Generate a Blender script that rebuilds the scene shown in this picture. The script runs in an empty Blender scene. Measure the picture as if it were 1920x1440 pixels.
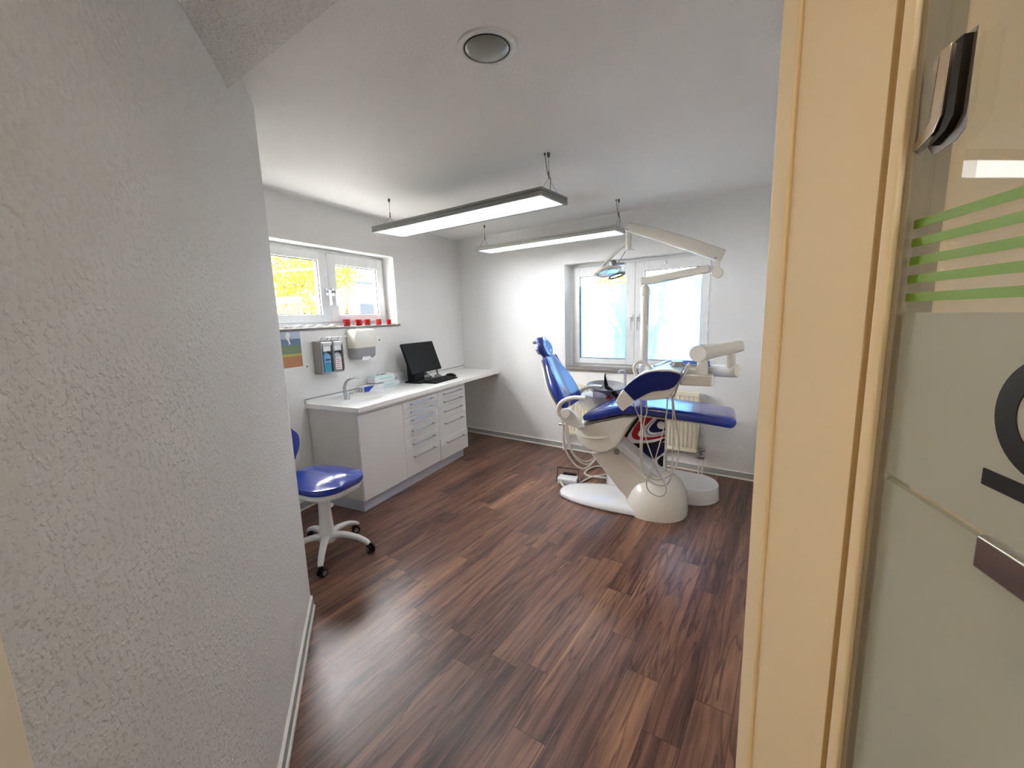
import bpy, bmesh, math, random
from math import sin, cos, pi, radians
from mathutils import Vector, Matrix

random.seed(7)
scn = bpy.context.scene
COL = scn.collection

# ------------------------------------------------------------------ camera, sky, sun, exposure
CX, CY, CZ = 2.9932, -4.7038, 1.5061
YAW, PITCH, ROLL, FPX = radians(25.9772), radians(9.073), radians(-1.7499), 791.8553
fw = Vector((-sin(YAW) * cos(PITCH), cos(YAW) * cos(PITCH), -sin(PITCH)))
r0 = Vector((cos(YAW), sin(YAW), 0)); u0 = r0.cross(fw)
rt = r0 * cos(ROLL) + u0 * sin(ROLL); up = rt.cross(fw)
cd = bpy.data.cameras.new('camera'); cam = bpy.data.objects.new('camera', cd); COL.objects.link(cam)
cd.sensor_fit = 'HORIZONTAL'; cd.sensor_width = 36.0; cd.lens = FPX / 1920 * 36.0
cd.clip_start = 0.02; cd.clip_end = 200
cam.matrix_world = Matrix(((rt.x, up.x, -fw.x, CX), (rt.y, up.y, -fw.y, CY), (rt.z, up.z, -fw.z, CZ), (0, 0, 0, 1)))
scn.camera = cam

w = bpy.data.worlds.new('sky'); scn.world = w; w.use_nodes = True
bg = w.node_tree.nodes['Background']
# hazy bright sky: pale blue overall, a broad warm white glow low in the west where the sun stands
wn_ = w.node_tree; tcw = wn_.nodes.new('ShaderNodeTexCoord'); dp = wn_.nodes.new('ShaderNodeVectorMath'); dp.operation = 'DOT_PRODUCT'
dp.inputs[1].default_value = Vector((-0.86, -0.30, 0.42)).normalized()
wn_.links.new(tcw.outputs['Generated'], dp.inputs[0])
mrw = wn_.nodes.new('ShaderNodeMapRange'); mrw.inputs['From Min'].default_value = -0.25; mrw.inputs['From Max'].default_value = 1.0; mrw.interpolation_type = 'SMOOTHSTEP'
wn_.links.new(dp.outputs['Value'], mrw.inputs['Value'])
mxw = wn_.nodes.new('ShaderNodeMix'); mxw.data_type = 'RGBA'; wn_.links.new(mrw.outputs['Result'], mxw.inputs[0])
SKY, GLOWSKY = 3.0, 11.0
mxw.inputs[6].default_value = (0.74 * SKY, 0.87 * SKY, 1.0 * SKY, 1); mxw.inputs[7].default_value = (0.97 * GLOWSKY, 0.98 * GLOWSKY, 1.0 * GLOWSKY, 1)
wn_.links.new(mxw.outputs[2], bg.inputs['Color']); bg.inputs['Strength'].default_value = 1.0

sd = bpy.data.lights.new('sun', 'SUN'); sd.energy = 0.12; sd.angle = radians(1.5); sd.color = (1.0, 0.93, 0.82)
sun = bpy.data.objects.new('sun', sd); COL.objects.link(sun)
sun.rotation_euler = Vector((0.75, 1.0, -0.55)).to_track_quat('-Z', 'Y').to_euler()
sun.location = (-3, -6, 6)

scn.view_settings.view_transform = 'Standard'; scn.view_settings.look = 'None'
scn.view_settings.gamma = 1.0; scn.view_settings.use_curve_mapping = False
scn.view_settings.exposure = 2.56
cy = scn.cycles
cy.use_denoising = True; cy.max_bounces = 12; cy.diffuse_bounces = 8; cy.transparent_max_bounces = 12
cy.sample_clamp_indirect = 8.0
cy.caustics_reflective = False; cy.caustics_refractive = False

H = 2.472            # ceiling height
AW = -0.1735         # the back wall is not square to the left wall
FB = Matrix.Rotation(math.atan(AW), 4, 'Z')                       # back wall frame: x along, -y into room
FD = Matrix.Translation((CX, CY, 0)) @ Matrix.Rotation(pi / 4, 4, 'Z')   # doorway frame: x across, y through

def portal(M, lx, ly, lz, sx, sy, rx):
    ld = bpy.data.lights.new('window_daylight', 'AREA'); ld.shape = 'RECTANGLE'; ld.size = sx; ld.size_y = sy
    ld.cycles.is_portal = True
    o = bpy.data.objects.new('window_daylight', ld); COL.objects.link(o)
    o.matrix_world = M @ Matrix.Translation((lx, ly, lz)) @ rx
    return o
portal(Matrix(), -0.31, -1.96, 1.80, 1.5, 0.7, Matrix.Rotation(radians(90), 4, 'Z') @ Matrix.Rotation(radians(-90), 4, 'X') @ Matrix.Rotation(radians(180), 4, 'X'))
portal(FB, 2.245, 0.31, 1.49, 1.5, 1.15, Matrix.Rotation(radians(-90), 4, 'X'))

# ------------------------------------------------------------------ materials
def lin(c):
    return tuple(((v / 255) / 12.92 if v / 255 <= 0.04045 else ((v / 255 + 0.055) / 1.055) ** 2.4) for v in c) + (1.0,)

def mat(name, col, rough=0.5, metal=0.0, spec=0.5, coat=0.0, bump=0.0, bscale=200.0, emit=0.0, trans=0.0):
    m = bpy.data.materials.new(name); m.use_nodes = True
    b = m.node_tree.nodes['Principled BSDF']
    b.inputs['Base Color'].default_value = lin(col); b.inputs['Roughness'].default_value = rough
    b.inputs['Metallic'].default_value = metal; b.inputs['Specular IOR Level'].default_value = spec
    b.inputs['Coat Weight'].default_value = coat; b.inputs['Coat Roughness'].default_value = 0.08
    if trans: b.inputs['Transmission Weight'].default_value = trans
    if emit:
        b.inputs['Emission Color'].default_value = lin(col); b.inputs['Emission Strength'].default_value = emit
    nt = m.node_tree
    # a faint natural variation of roughness on every surface
    n = nt.nodes.new('ShaderNodeTexNoise'); n.inputs['Scale'].default_value = 6.0 if not bump else bscale
    n.inputs['Detail'].default_value = 3.0
    tc = nt.nodes.new('ShaderNodeTexCoord'); nt.links.new(tc.outputs['Object'], n.inputs['Vector'])
    mr = nt.nodes.new('ShaderNodeMapRange'); mr.inputs['To Min'].default_value = max(0, rough - 0.04); mr.inputs['To Max'].default_value = min(1, rough + 0.04)
    nt.links.new(n.outputs['Fac'], mr.inputs['Value']); nt.links.new(mr.outputs['Result'], b.inputs['Roughness'])
    if bump:
        bp = nt.nodes.new('ShaderNodeBump'); bp.inputs['Strength'].default_value = bump; bp.inputs['Distance'].default_value = 0.002
        nt.links.new(n.outputs['Fac'], bp.inputs['Height']); nt.links.new(bp.outputs['Normal'], b.inputs['Normal'])
    return m

def plaster(name, col, strength=0.5):
    m = bpy.data.materials.new(name); m.use_nodes = True; nt = m.node_tree
    b = nt.nodes['Principled BSDF']; b.inputs['Base Color'].default_value = lin(col)
    b.inputs['Roughness'].default_value = 0.62; b.inputs['Specular IOR Level'].default_value = 0.35
    tc = nt.nodes.new('ShaderNodeTexCoord')
    n1 = nt.nodes.new('ShaderNodeTexNoise'); n1.inputs['Scale'].default_value = 85; n1.inputs['Detail'].default_value = 2.5
    n2 = nt.nodes.new('ShaderNodeTexVoronoi'); n2.inputs['Scale'].default_value = 120
    nt.links.new(tc.outputs['Object'], n1.inputs['Vector']); nt.links.new(tc.outputs['Object'], n2.inputs['Vector'])
    rp = nt.nodes.new('ShaderNodeValToRGB'); rp.color_ramp.elements[0].position = 0.5; rp.color_ramp.elements[1].position = 0.72
    nt.links.new(n1.outputs['Fac'], rp.inputs['Fac'])
    ad = nt.nodes.new('ShaderNodeMath'); ad.operation = 'MULTIPLY_ADD'; ad.inputs[1].default_value = 0.25
    nt.links.new(n2.outputs['Distance'], ad.inputs[0]); nt.links.new(rp.outputs['Color'], ad.inputs[2])
    bp = nt.nodes.new('ShaderNodeBump'); bp.inputs['Strength'].default_value = strength; bp.inputs['Distance'].default_value = 0.0022
    nt.links.new(ad.outputs['Value'], bp.inputs['Height']); nt.links.new(bp.outputs['Normal'], b.inputs['Normal'])
    return m

def floor_material():
    m = bpy.data.materials.new('walnut_planks'); m.use_nodes = True; nt = m.node_tree; L = nt.links
    b = nt.nodes['Principled BSDF']
    def N(t, **k):
        n = nt.nodes.new(t)
        for a, v in k.items(): setattr(n, a, v)
        return n
    def M(op, a, c=None, d=None):
        n = N('ShaderNodeMath', operation=op)
        for i, v in enumerate((a, c, d)):
            if v is None: continue
            if isinstance(v, (int, float)): n.inputs[i].default_value = v
            else: L.new(v, n.inputs[i])
        return n.outputs[0]
    tc = N('ShaderNodeTexCoord'); mp = N('ShaderNodeMapping'); mp.inputs['Rotation'].default_value = (0, 0, radians(8.0))
    L.new(tc.outputs['Object'], mp.inputs['Vector'])
    sp = N('ShaderNodeSeparateXYZ'); L.new(mp.outputs['Vector'], sp.inputs[0])
    X, Y = sp.outputs['X'], sp.outputs['Y']
    row = M('FLOOR', M('DIVIDE', X, 0.135))
    wn = N('ShaderNodeTexWhiteNoise', noise_dimensions='1D'); L.new(row, wn.inputs['W'])
    yy = M('ADD', M('DIVIDE', Y, 0.95), M('MULTIPLY', wn.outputs['Value'], 7.31))
    colm = M('FLOOR', yy)
    idv = M('ADD', M('MULTIPLY', row, 13.37), M('MULTIPLY', colm, 3.71))
    wn2 = N('ShaderNodeTexWhiteNoise', noise_dimensions='1D'); L.new(idv, wn2.inputs['W'])
    rnd = wn2.outputs['Value']
    # seams
    fx = M('FRACT', M('DIVIDE', X, 0.135)); fy = M('FRACT', yy)
    sx = M('LESS_THAN', M('MINIMUM', fx, M('SUBTRACT', 1.0, fx)), 0.010)
    sy = M('LESS_THAN', M('MINIMUM', fy, M('SUBTRACT', 1.0, fy)), 0.0016)
    seam = M('MAXIMUM', sx, sy)
    # grain coordinates, shifted per plank
    cv = N('ShaderNodeCombineXYZ')
    L.new(M('ADD', M('MULTIPLY', X, 1.0), M('MULTIPLY', rnd, 40.0)), cv.inputs[0])
    L.new(M('ADD', M('MULTIPLY', Y, 0.07), M('MULTIPLY', rnd, 17.0)), cv.inputs[1])
    L.new(M('MULTIPLY', rnd, 9.0), cv.inputs[2])
    g1 = N('ShaderNodeTexNoise'); g1.inputs['Scale'].default_value = 10; g1.inputs['Detail'].default_value = 5; g1.inputs['Distortion'].default_value = 0.9; g1.inputs['Roughness'].default_value = 0.55
    L.new(cv.outputs[0], g1.inputs['Vector'])
    g2 = N('ShaderNodeTexNoise'); g2.inputs['Scale'].default_value = 70; g2.inputs['Detail'].default_value = 4; g2.inputs['Distortion'].default_value = 0.5
    L.new(cv.outputs[0], g2.inputs['Vector'])
    wv = N('ShaderNodeTexNoise'); wv.inputs['Scale'].default_value = 17; wv.inputs['Detail'].default_value = 2.5; wv.inputs['Distortion'].default_value = 1.0
    L.new(cv.outputs[0], wv.inputs['Vector'])
    base = N('ShaderNodeValToRGB'); e = base.color_ramp.elements
    e[0].position = 0.30; e[0].color = lin((60, 38, 31)); e[1].position = 0.70; e[1].color = lin((166, 124, 94))
    for p, c in ((0.42, (92, 61, 49)), (0.50, (114, 80, 64)), (0.60, (134, 97, 77))):
        x = e.new(p); x.color = lin(c)
    mix = M('ADD', M('MULTIPLY', g1.outputs['Fac'], 0.72), M('MULTIPLY', g2.outputs['Fac'], 0.28))
    sh = M('ADD', mix, M('MULTIPLY', M('SUBTRACT', rnd, 0.5), 0.10))
    L.new(sh, base.inputs['Fac'])
    # dark veins: iso-lines of the distorted noise
    vein = N('ShaderNodeValToRGB'); v = vein.color_ramp.elements
    v[0].position = 0.455; v[0].color = (1, 1, 1, 1); v[1].position = 0.565; v[1].color = (1, 1, 1, 1)
    a = v.new(0.497); a.color = (0.26, 0.20, 0.20, 1); a2 = v.new(0.475); a2.color = (0.80, 0.78, 0.78, 1)
    a = v.new(0.512); a.color = (0.62, 0.58, 0.58, 1)
    L.new(wv.outputs['Fac'], vein.inputs['Fac'])
    mx = N('ShaderNodeMix', data_type='RGBA', blend_type='MULTIPLY'); mx.inputs[0].default_value = 0.85
    L.new(base.outputs['Color'], mx.inputs[6]); L.new(vein.outputs['Color'], mx.inputs[7])
    mx2 = N('ShaderNodeMix', data_type='RGBA'); L.new(M('MULTIPLY', seam, 0.7), mx2.inputs[0])
    L.new(mx.outputs[2], mx2.inputs[6]); mx2.inputs[7].default_value = lin((30, 18, 14))
    L.new(mx2.outputs[2], b.inputs['Base Color'])
    mr = N('ShaderNodeMapRange'); mr.inputs['To Min'].default_value = 0.24; mr.inputs['To Max'].default_value = 0.40
    L.new(g2.outputs['Fac'], mr.inputs['Value']); L.new(mr.outputs['Result'], b.inputs['Roughness'])
    b.inputs['Specular IOR Level'].default_value = 0.5
    fine = N('ShaderNodeTexNoise'); fine.inputs['Scale'].default_value = 260; fine.inputs['Detail'].default_value = 2
    L.new(tc.outputs['Object'], fine.inputs['Vector'])
    bp = N('ShaderNodeBump'); bp.inputs['Strength'].default_value = 0.22; bp.inputs['Distance'].default_value = 0.0012
    hh = M('SUBTRACT', M('ADD', M('MULTIPLY', g2.outputs['Fac'], 0.5), M('MULTIPLY', fine.outputs['Fac'], 0.8)), M('MULTIPLY', seam, 0.8))
    L.new(hh, bp.inputs['Height']); L.new(bp.outputs['Normal'], b.inputs['Normal'])
    return m

def clear_glass(name, tint=(1, 1, 1, 1), refl=0.06):
    m = bpy.data.materials.new(name); m.use_nodes = True; nt = m.node_tree; nt.nodes.clear()
    o = nt.nodes.new('ShaderNodeOutputMaterial'); t = nt.nodes.new('ShaderNodeBsdfTransparent'); t.inputs[0].default_value = tint
    g = nt.nodes.new('ShaderNodeBsdfGlossy'); g.inputs['Roughness'].default_value = 0.02
    mx = nt.nodes.new('ShaderNodeMixShader'); fr = nt.nodes.new('ShaderNodeLayerWeight'); fr.inputs['Blend'].default_value = 0.25
    mr = nt.nodes.new('ShaderNodeMapRange'); mr.inputs['To Min'].default_value = refl; mr.inputs['To Max'].default_value = 0.16
    nt.links.new(fr.outputs['Facing'], mr.inputs['Value']); nt.links.new(mr.outputs['Result'], mx.inputs[0])
    nt.links.new(t.outputs[0], mx.inputs[1]); nt.links.new(g.outputs[0], mx.inputs[2]); nt.links.new(mx.outputs[0], o.inputs[0])
    return m

def frosted(name, tl, df, clear=0.12, refr=0.0):
    m = bpy.data.materials.new(name); m.use_nodes = True; nt = m.node_tree; nt.nodes.clear()
    o = nt.nodes.new('ShaderNodeOutputMaterial')
    a = nt.nodes.new('ShaderNodeBsdfTranslucent'); a.inputs[0].default_value = tl
    d = nt.nodes.new('ShaderNodeBsdfDiffuse'); d.inputs[0].default_value = df
    t = nt.nodes.new('ShaderNodeBsdfTransparent'); g = nt.nodes.new('ShaderNodeBsdfGlossy'); g.inputs['Roughness'].default_value = 0.25
    m1 = nt.nodes.new('ShaderNodeMixShader'); m1.inputs[0].default_value = 0.35; nt.links.new(a.outputs[0], m1.inputs[1]); nt.links.new(d.outputs[0], m1.inputs[2])
    m2 = nt.nodes.new('ShaderNodeMixShader'); m2.inputs[0].default_value = clear; nt.links.new(m1.outputs[0], m2.inputs[1]); nt.links.new(t.outputs[0], m2.inputs[2])
    m3 = nt.nodes.new('ShaderNodeMixShader'); m3.inputs[0].default_value = 0.05; nt.links.new(m2.outputs[0], m3.inputs[1]); nt.links.new(g.outputs[0], m3.inputs[2])
    last = m3
    if refr:
        rf = nt.nodes.new('ShaderNodeBsdfRefraction'); rf.inputs['Roughness'].default_value = 0.55; rf.inputs['IOR'].default_value = 1.02
        rf.inputs[0].default_value = (0.42, 0.60, 0.78, 1)
        m4 = nt.nodes.new('ShaderNodeMixShader'); m4.inputs[0].default_value = refr
        nt.links.new(m3.outputs[0], m4.inputs[1]); nt.links.new(rf.outputs[0], m4.inputs[2]); last = m4
    nt.links.new(last.outputs[0], o.inputs[0])
    return m

WALL = plaster('white_wall_plaster', (232, 232, 231), 0.55)
ROUGHWALL = plaster('rough_white_plaster', (222, 222, 221), 1.0)
CEIL = plaster('ceiling_plaster', (232, 231, 229), 0.35)
HALL = mat('beige_hall_paint', (206, 194, 172), 0.6, bump=0.15)
FLOOR = floor_material()
BASEGREY = mat('grey_skirting', (172, 174, 172), 0.5)
BASEWHITE = mat('white_skirting_lip', (232, 230, 224), 0.4)
UPVC = mat('white_window_profile', (226, 227, 226), 0.28)
GASKET = mat('black_rubber', (34, 34, 34), 0.6)
GLASS = clear_glass('window_glass')
FROST = frosted('frosted_window_film', (0.34, 0.50, 0.66, 1), (0.6, 0.65, 0.7, 1), 0.0, 0.5)
STONE = mat('brown_stone_sill', (120, 112, 104), 0.35, bump=0.1)
CAB = mat('white_cabinet_laminate', (224, 224, 224), 0.32)
CABSIDE = mat('white_cabinet_side', (214, 212, 207), 0.4)
PLINTH = mat('grey_blue_plinth', (196, 200, 212), 0.3)
TOP = mat('white_worktop', (236, 236, 234), 0.22)
CHROME = mat('chrome', (205, 205, 208), 0.12, metal=1.0)
STEEL = mat('brushed_steel', (168, 168, 168), 0.3, metal=1.0)
SATIN = mat('satin_grey_metal', (150, 150, 150), 0.38, metal=0.6)
BLACK = mat('black_plastic', (11, 11, 12), 0.45, spec=0.25)
SCREEN = mat('black_screen', (5, 5, 6), 0.4, spec=0.2)
DWHITE = mat('warm_white_lacquer', (226, 223, 212), 0.22, coat=0.4)
DWHITE2 = mat('cool_white_lacquer', (226, 228, 232), 0.16, coat=0.5)
BLUE = mat('royal_blue_upholstery', (20, 52, 152), 0.24, coat=0.7)
NAVY = mat('navy_panel', (9, 25, 92), 0.4, spec=0.3)
RED = mat('red_print', (176, 12, 14), 0.4)
ORANGE = mat('orange_print', (226, 104, 12), 0.4)
LILAC = mat('lilac_print', (168, 160, 196), 0.4)
PRWHITE = mat('print_white', (236, 236, 240), 0.35)
PRBLACK = mat('print_black', (10, 8, 10), 0.35)
PRNAVY = mat('print_navy', (8, 8, 70), 0.35)
HOSE = mat('grey_beige_hose', (196, 192, 182), 0.4)
RAD = mat('cream_radiator', (234, 227, 206), 0.35)
CREAM = mat('cream_door_frame', (240, 228, 204), 0.45, bump=0.05)
SEAL = mat('brown_seal', (160, 134, 88), 0.6)
GREYSTRIP = mat('grey_rebate', (146, 142, 134), 0.5)
GREEN = mat('green_stripe_film', (120, 164, 62), 0.4)
LEAFGLASS = clear_glass('door_glass', (0.97, 0.98, 0.96, 1), 0.04)
DOORFROST = frosted('frosted_door_glass', (0.70, 0.72, 0.68, 1), (0.62, 0.64, 0.60, 1), 0.06)
LAMPDIFF = mat('lamp_diffuser', (246, 248, 252), 0.35, emit=1.2)
DOMEGLASS = mat('frosted_dome_glass', (148, 150, 144), 0.25, coat=0.3)
WIREM = mat('wire_grey', (92, 92, 90), 0.4, metal=0.5)
TEAL = mat('teal_liquid', (40, 150, 170), 0.3)
BLUELABEL = mat('blue_label', (110, 160, 200), 0.5)
PAPER = mat('white_paper', (232, 234, 236), 0.6)
PINKPAPER = mat('pale_lilac_print', (206, 204, 214), 0.6)
MINT = mat('mint_carton', (176, 214, 210), 0.55)
BOXWHITE = mat('white_carton', (226, 228, 232), 0.5)
BOXBLUE = mat('blue_carton_print', (44, 72, 176), 0.5)
TANK = mat('smoky_grey_plastic', (150, 150, 156), 0.25, coat=0.3)
GREYMETAL = mat('anodised_grey', (156, 154, 152), 0.4, metal=0.35)
REDGLASS = mat('red_glass', (206, 28, 34), 0.12, trans=0.35)
PALE = mat('pale_glass', (238, 238, 238), 0.2, trans=0.3)
PSKY = mat('poster_sky', (184, 190, 206), 0.5); PSEA = mat('poster_blue', (110, 128, 156), 0.5)
PGREEN = mat('poster_green', (124, 140, 104), 0.5); PYEL = mat('poster_yellow', (188, 178, 96), 0.5); PBROWN = mat('poster_brown', (182, 128, 86), 0.5)
BARK = mat('brown_bark', (84, 62, 48), 0.9, spec=0.1); YLEAF = mat('yellow_blossom', (212, 194, 34), 0.8, spec=0.1); YLEAF2 = mat('yellow_green_leaf', (128, 132, 36), 0.8, spec=0.1)
EXTW = mat('pale_blue_render', (122, 138, 150), 0.8); GRASS = mat('pale_gravel', (150, 146, 136), 0.9); ROOFG = mat('grey_trim', (36, 42, 48), 0.7)
LAMPGREY = mat('dark_anodised_lamp', (132, 132, 130), 0.4, metal=0.3); LAMPPALE = mat('pale_anodised_lamp', (176, 177, 172), 0.4, metal=0.3)
STOOLBASE = mat('stool_white_plastic', (222, 223, 222), 0.3)

# ------------------------------------------------------------------ mesh helpers
WL = {}
def obj(name, bm, mats, parent=None, bevel=0.0, seg=2, angle=38, sub=0, keep=None):
    bmesh.ops.recalc_face_normals(bm, faces=bm.faces)
    for f in bm.faces: f.smooth = True
    for e in bm.edges:
        if len(e.link_faces) == 2 and e.calc_face_angle(0) > radians(angle): e.smooth = False
    vs = [v.co for v in bm.verts]
    c = Vector((sum((max(v[i] for v in vs), min(v[i] for v in vs))) / 2 for i in range(3)))
    if keep is not None: c = Vector(keep)
    bmesh.ops.translate(bm, verts=bm.verts, vec=-c)
    me = bpy.data.meshes.new(name); bm.to_mesh(me); bm.free()
    for m in (mats if isinstance(mats, (list, tuple)) else [mats]): me.materials.append(m)
    o = bpy.data.objects.new(name, me); COL.objects.link(o)
    if parent is not None: o.parent = parent; o.location = c - WL[parent.name]
    else: o.location = c
    WL[o.name] = c
    if bevel:
        b = o.modifiers.new('bevel', 'BEVEL'); b.width = bevel; b.segments = seg; b.limit_method = 'ANGLE'; b.angle_limit = radians(35); b.harden_normals = True
    if sub:
        s = o.modifiers.new('sub', 'SUBSURF'); s.levels = sub; s.render_levels = sub
    return o

def thing(name, label, cat, loc, group=None):
    o = bpy.data.objects.new(name, None); COL.objects.link(o); o.empty_display_size = 0.1
    o.location = loc; o['label'] = label; o['category'] = cat
    if group: o['group'] = group
    WL[o.name] = Vector(loc)
    return o

def tag(o, label, cat, group=None):
    o['label'] = label; o['category'] = cat
    if group: o['group'] = group
    return o

def struct(name, bm, mats, parent=None, **k):
    o = obj(name, bm, mats, parent, **k)
    if parent is None: o['kind'] = 'structure'
    return o

def NB(): return bmesh.new()

def box(bm, lo, hi, M=None, mi=0):
    lo, hi = [min(a, b) for a, b in zip(lo, hi)], [max(a, b) for a, b in zip(lo, hi)]
    v = [bm.verts.new(Vector((x, y, z))) for x in (lo[0], hi[0]) for y in (lo[1], hi[1]) for z in (lo[2], hi[2])]
    if M is not None:
        for q in v: q.co = M @ q.co
    for ix in ((0, 1, 3, 2), (4, 6, 7, 5), (0, 4, 5, 1), (2, 3, 7, 6), (0, 2, 6, 4), (1, 5, 7, 3)):
        f = bm.faces.new([v[i] for i in ix]); f.material_index = mi
    return v

def prism(bm, pts, a0, a1, plane='xz', M=None, mi=0):
    """polygon in a plane, extruded along the third axis from a0 to a1"""
    def P(p, a):
        v = {'xz': (p[0], a, p[1]), 'xy': (p[0], p[1], a), 'yz': (a, p[0], p[1])}[plane]
        v = Vector(v); return M @ v if M is not None else v
    A = [bm.verts.new(P(p, a0)) for p in pts]; B = [bm.verts.new(P(p, a1)) for p in pts]
    n = len(pts)
    for f in (A[::-1], B): bm.faces.new(f).material_index = mi
    for i in range(n): bm.faces.new((A[i], A[(i + 1) % n], B[(i + 1) % n], B[i])).material_index = mi

def loft(bm, loops, cap=True, mi=0, close=False):
    R = [[bm.verts.new(Vector(p)) for p in lp] for lp in loops]
    n = len(R[0])
    for a, b in zip(R, R[1:] + ([R[0]] if close else [])):
        for i in range(n): bm.faces.new((a[i], a[(i + 1) % n], b[(i + 1) % n], b[i])).material_index = mi
    if cap and not close:
        bm.faces.new(R[0][::-1]).material_index = mi; bm.faces.new(R[-1]).material_index = mi

def smooth_path(pts, n=6):
    P = [Vector(p) for p in pts]; out = []
    for i in range(len(P) - 1):
        a = P[max(i - 1, 0)]; b = P[i]; c = P[i + 1]; d = P[min(i + 2, len(P) - 1)]
        for k in range(n):
            t = k / n
            out.append(0.5 * ((2 * b) + (c - a) * t + (2 * a - 5 * b + 4 * c - d) * t * t + (3 * b - a - 3 * c + d) * t ** 3))
    out.append(P[-1]); return out

def tube(bm, pts, r, n=10, smooth=0, mi=0, cap=True):
    P = smooth_path(pts, smooth) if smooth else [Vector(p) for p in pts]
    k = len(P); rs = r if isinstance(r, (list, tuple)) else [r] * k
    if len(rs) != k: rs = [rs[min(int(i * (len(rs) - 1) / (k - 1) + .5), len(rs) - 1)] for i in range(k)]
    loops = []; ref = None
    for i in range(k):
        T = (P[min(i + 1, k - 1)] - P[max(i - 1, 0)]).normalized()
        if ref is None: ref = T.orthogonal().normalized()
        ref = (ref - T * ref.dot(T)).normalized(); B = T.cross(ref)
        loops.append([P[i] + (ref * cos(2 * pi * j / n) + B * sin(2 * pi * j / n)) * rs[i] for j in range(n)])
    loft(bm, loops, cap, mi)

def sgp(v, e): return math.copysign(abs(v) ** e, v)
def sweep(bm, pts, sizes, W=(0, 1, 0), e=4, n=24, smooth=0, mi=0, endround=0.0):
    """flat-sectioned bar along a path: W is the width axis; sizes = (width, thickness) per point"""
    P = [Vector(p) for p in pts]; S = [Vector((a, b, 0)) for a, b in sizes]
    if smooth: P = smooth_path(P, smooth); S = smooth_path(S, smooth)
    W = Vector(W).normalized(); k = len(P); loops = []
    def ring(c, T, w_, t_):
        Wn = (W - T * W.dot(T)).normalized(); Nn = T.cross(Wn)
        return [c + Wn * (w_ / 2 * sgp(cos(2 * pi * j / n), 2 / e)) + Nn * (t_ / 2 * sgp(sin(2 * pi * j / n), 2 / e)) for j in range(n)]
    for i in range(k):
        T = (P[min(i + 1, k - 1)] - P[max(i - 1, 0)]).normalized()
        if endround and i == 0:
            for q in (0.0, 0.3, 0.7): loops.append(ring(P[0] - T * endround * (1 - q), T, S[0][0] - 2 * endround * (1 - math.sqrt(1 - (1 - q) ** 2)), S[0][1] * (0.35 + 0.65 * math.sqrt(1 - (1 - q) ** 2))))
        loops.append(ring(P[i], T, S[i][0], S[i][1]))
        if endround and i == k - 1:
            for q in (0.3, 0.7, 1.0): loops.append(ring(P[-1] + T * endround * q, T, S[-1][0] - 2 * endround * (1 - math.sqrt(1 - q * q)), S[-1][1] * (0.35 + 0.65 * math.sqrt(1 - q * q))))
    loft(bm, loops, True, mi)

def lathe(bm, prof, c=(0, 0, 0), n=32, axis=(0, 0, 1), mi=0, sx=1, sy=1):
    q = Vector((0, 0, 1)).rotation_difference(Vector(axis)).to_matrix().to_4x4(); T = Matrix.Translation(c) @ q
    loft(bm, [[T @ Vector((max(r, 1e-4) * sx * cos(2 * pi * j / n), max(r, 1e-4) * sy * sin(2 * pi * j / n), z)) for j in range(n)] for r, z in prof], True, mi)

def rr(cx, cy, w, h, r, n=6):
    out = []
    for qx, qy, a0 in ((1, 1, 0), (-1, 1, 90), (-1, -1, 180), (1, -1, 270)):
        for i in range(n + 1):
            a = radians(a0 + 90 * i / n); out.append((cx + qx * (w / 2 - r) + r * cos(a), cy + qy * (h / 2 - r) + r * sin(a)))
    return out

# ------------------------------------------------------------------ setting
RW = (FB @ Vector((3.9, 0, 0)))     # back right corner
bm = NB(); prism(bm, [(-0.35, 0.35), (4.6, 0.35), (5.2, -3.6), (5.0, -7.6), (0.5, -7.6), (-0.35, -4.2)], -0.12, 0.0, 'xy'); struct('floor', bm, FLOOR, keep=(0, 0, 0))
bm = NB(); prism(bm, [(-0.35, 0.35), (4.6, 0.35), (5.2, -3.6), (5.0, -7.6), (0.5, -7.6), (-0.35, -4.2)], H, H + 0.12, 'xy'); struct('ceiling', bm, CEIL)
# back wall with window opening
S0, S1, Z0, Z1 = 1.513, 2.972, 0.930, 2.037
bm = NB()
box(bm, (-0.32, 0, 0), (S0, 0.30, H), FB); box(bm, (S1, 0, 0), (4.3, 0.30, H), FB)
box(bm, (S0, 0, 0), (S1, 0.30, Z0), FB); box(bm, (S0, 0, Z1), (S1, 0.30, H), FB)
struct('wall_back', bm, WALL)
Y0, Y1, W0, W1 = -2.72, -1.228, 1.4646, 2.137
bm = NB()
box(bm, (-0.30, Y1, 0), (0, 0.0, H)); box(bm, (-0.30, -4.0, 0), (0, Y0, H))
box(bm, (-0.30, Y0, 0), (0, Y1, W0 - 0.02)); box(bm, (-0.30, Y0, W1), (0, Y1, H))
struct('wall_left', bm, WALL)
bm = NB(); box(bm, (3.9, 0, 0), (4.1, -3.06, H), FB); struct('wall_right', bm, WALL)
# front wall, then the 45 degree entrance wall running to the doorway (doorway frame: x across, y through)
bm = NB(); prism(bm, [(0, -3.62), (1.087, -3.352), (1.10, -3.42), (0, -3.8)], 0, H, 'xy'); struct('wall_front', bm, WALL)
bm = NB(); box(bm, (-0.381, 2.307, 0), (-0.53, 0.515, H), FD); struct('wall_entrance', bm, ROUGHWALL)
bm = NB()
box(bm, (0.65, 0.36, 0), (1.7, 0.515, H), FD); box(bm, (-0.381, 0.36, 2.06), (0.65, 0.515, H), FD); box(bm, (-1.9, 0.36, 0), (-0.381, 0.515, H), FD)
struct('wall_doorway', bm, HALL)
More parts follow.
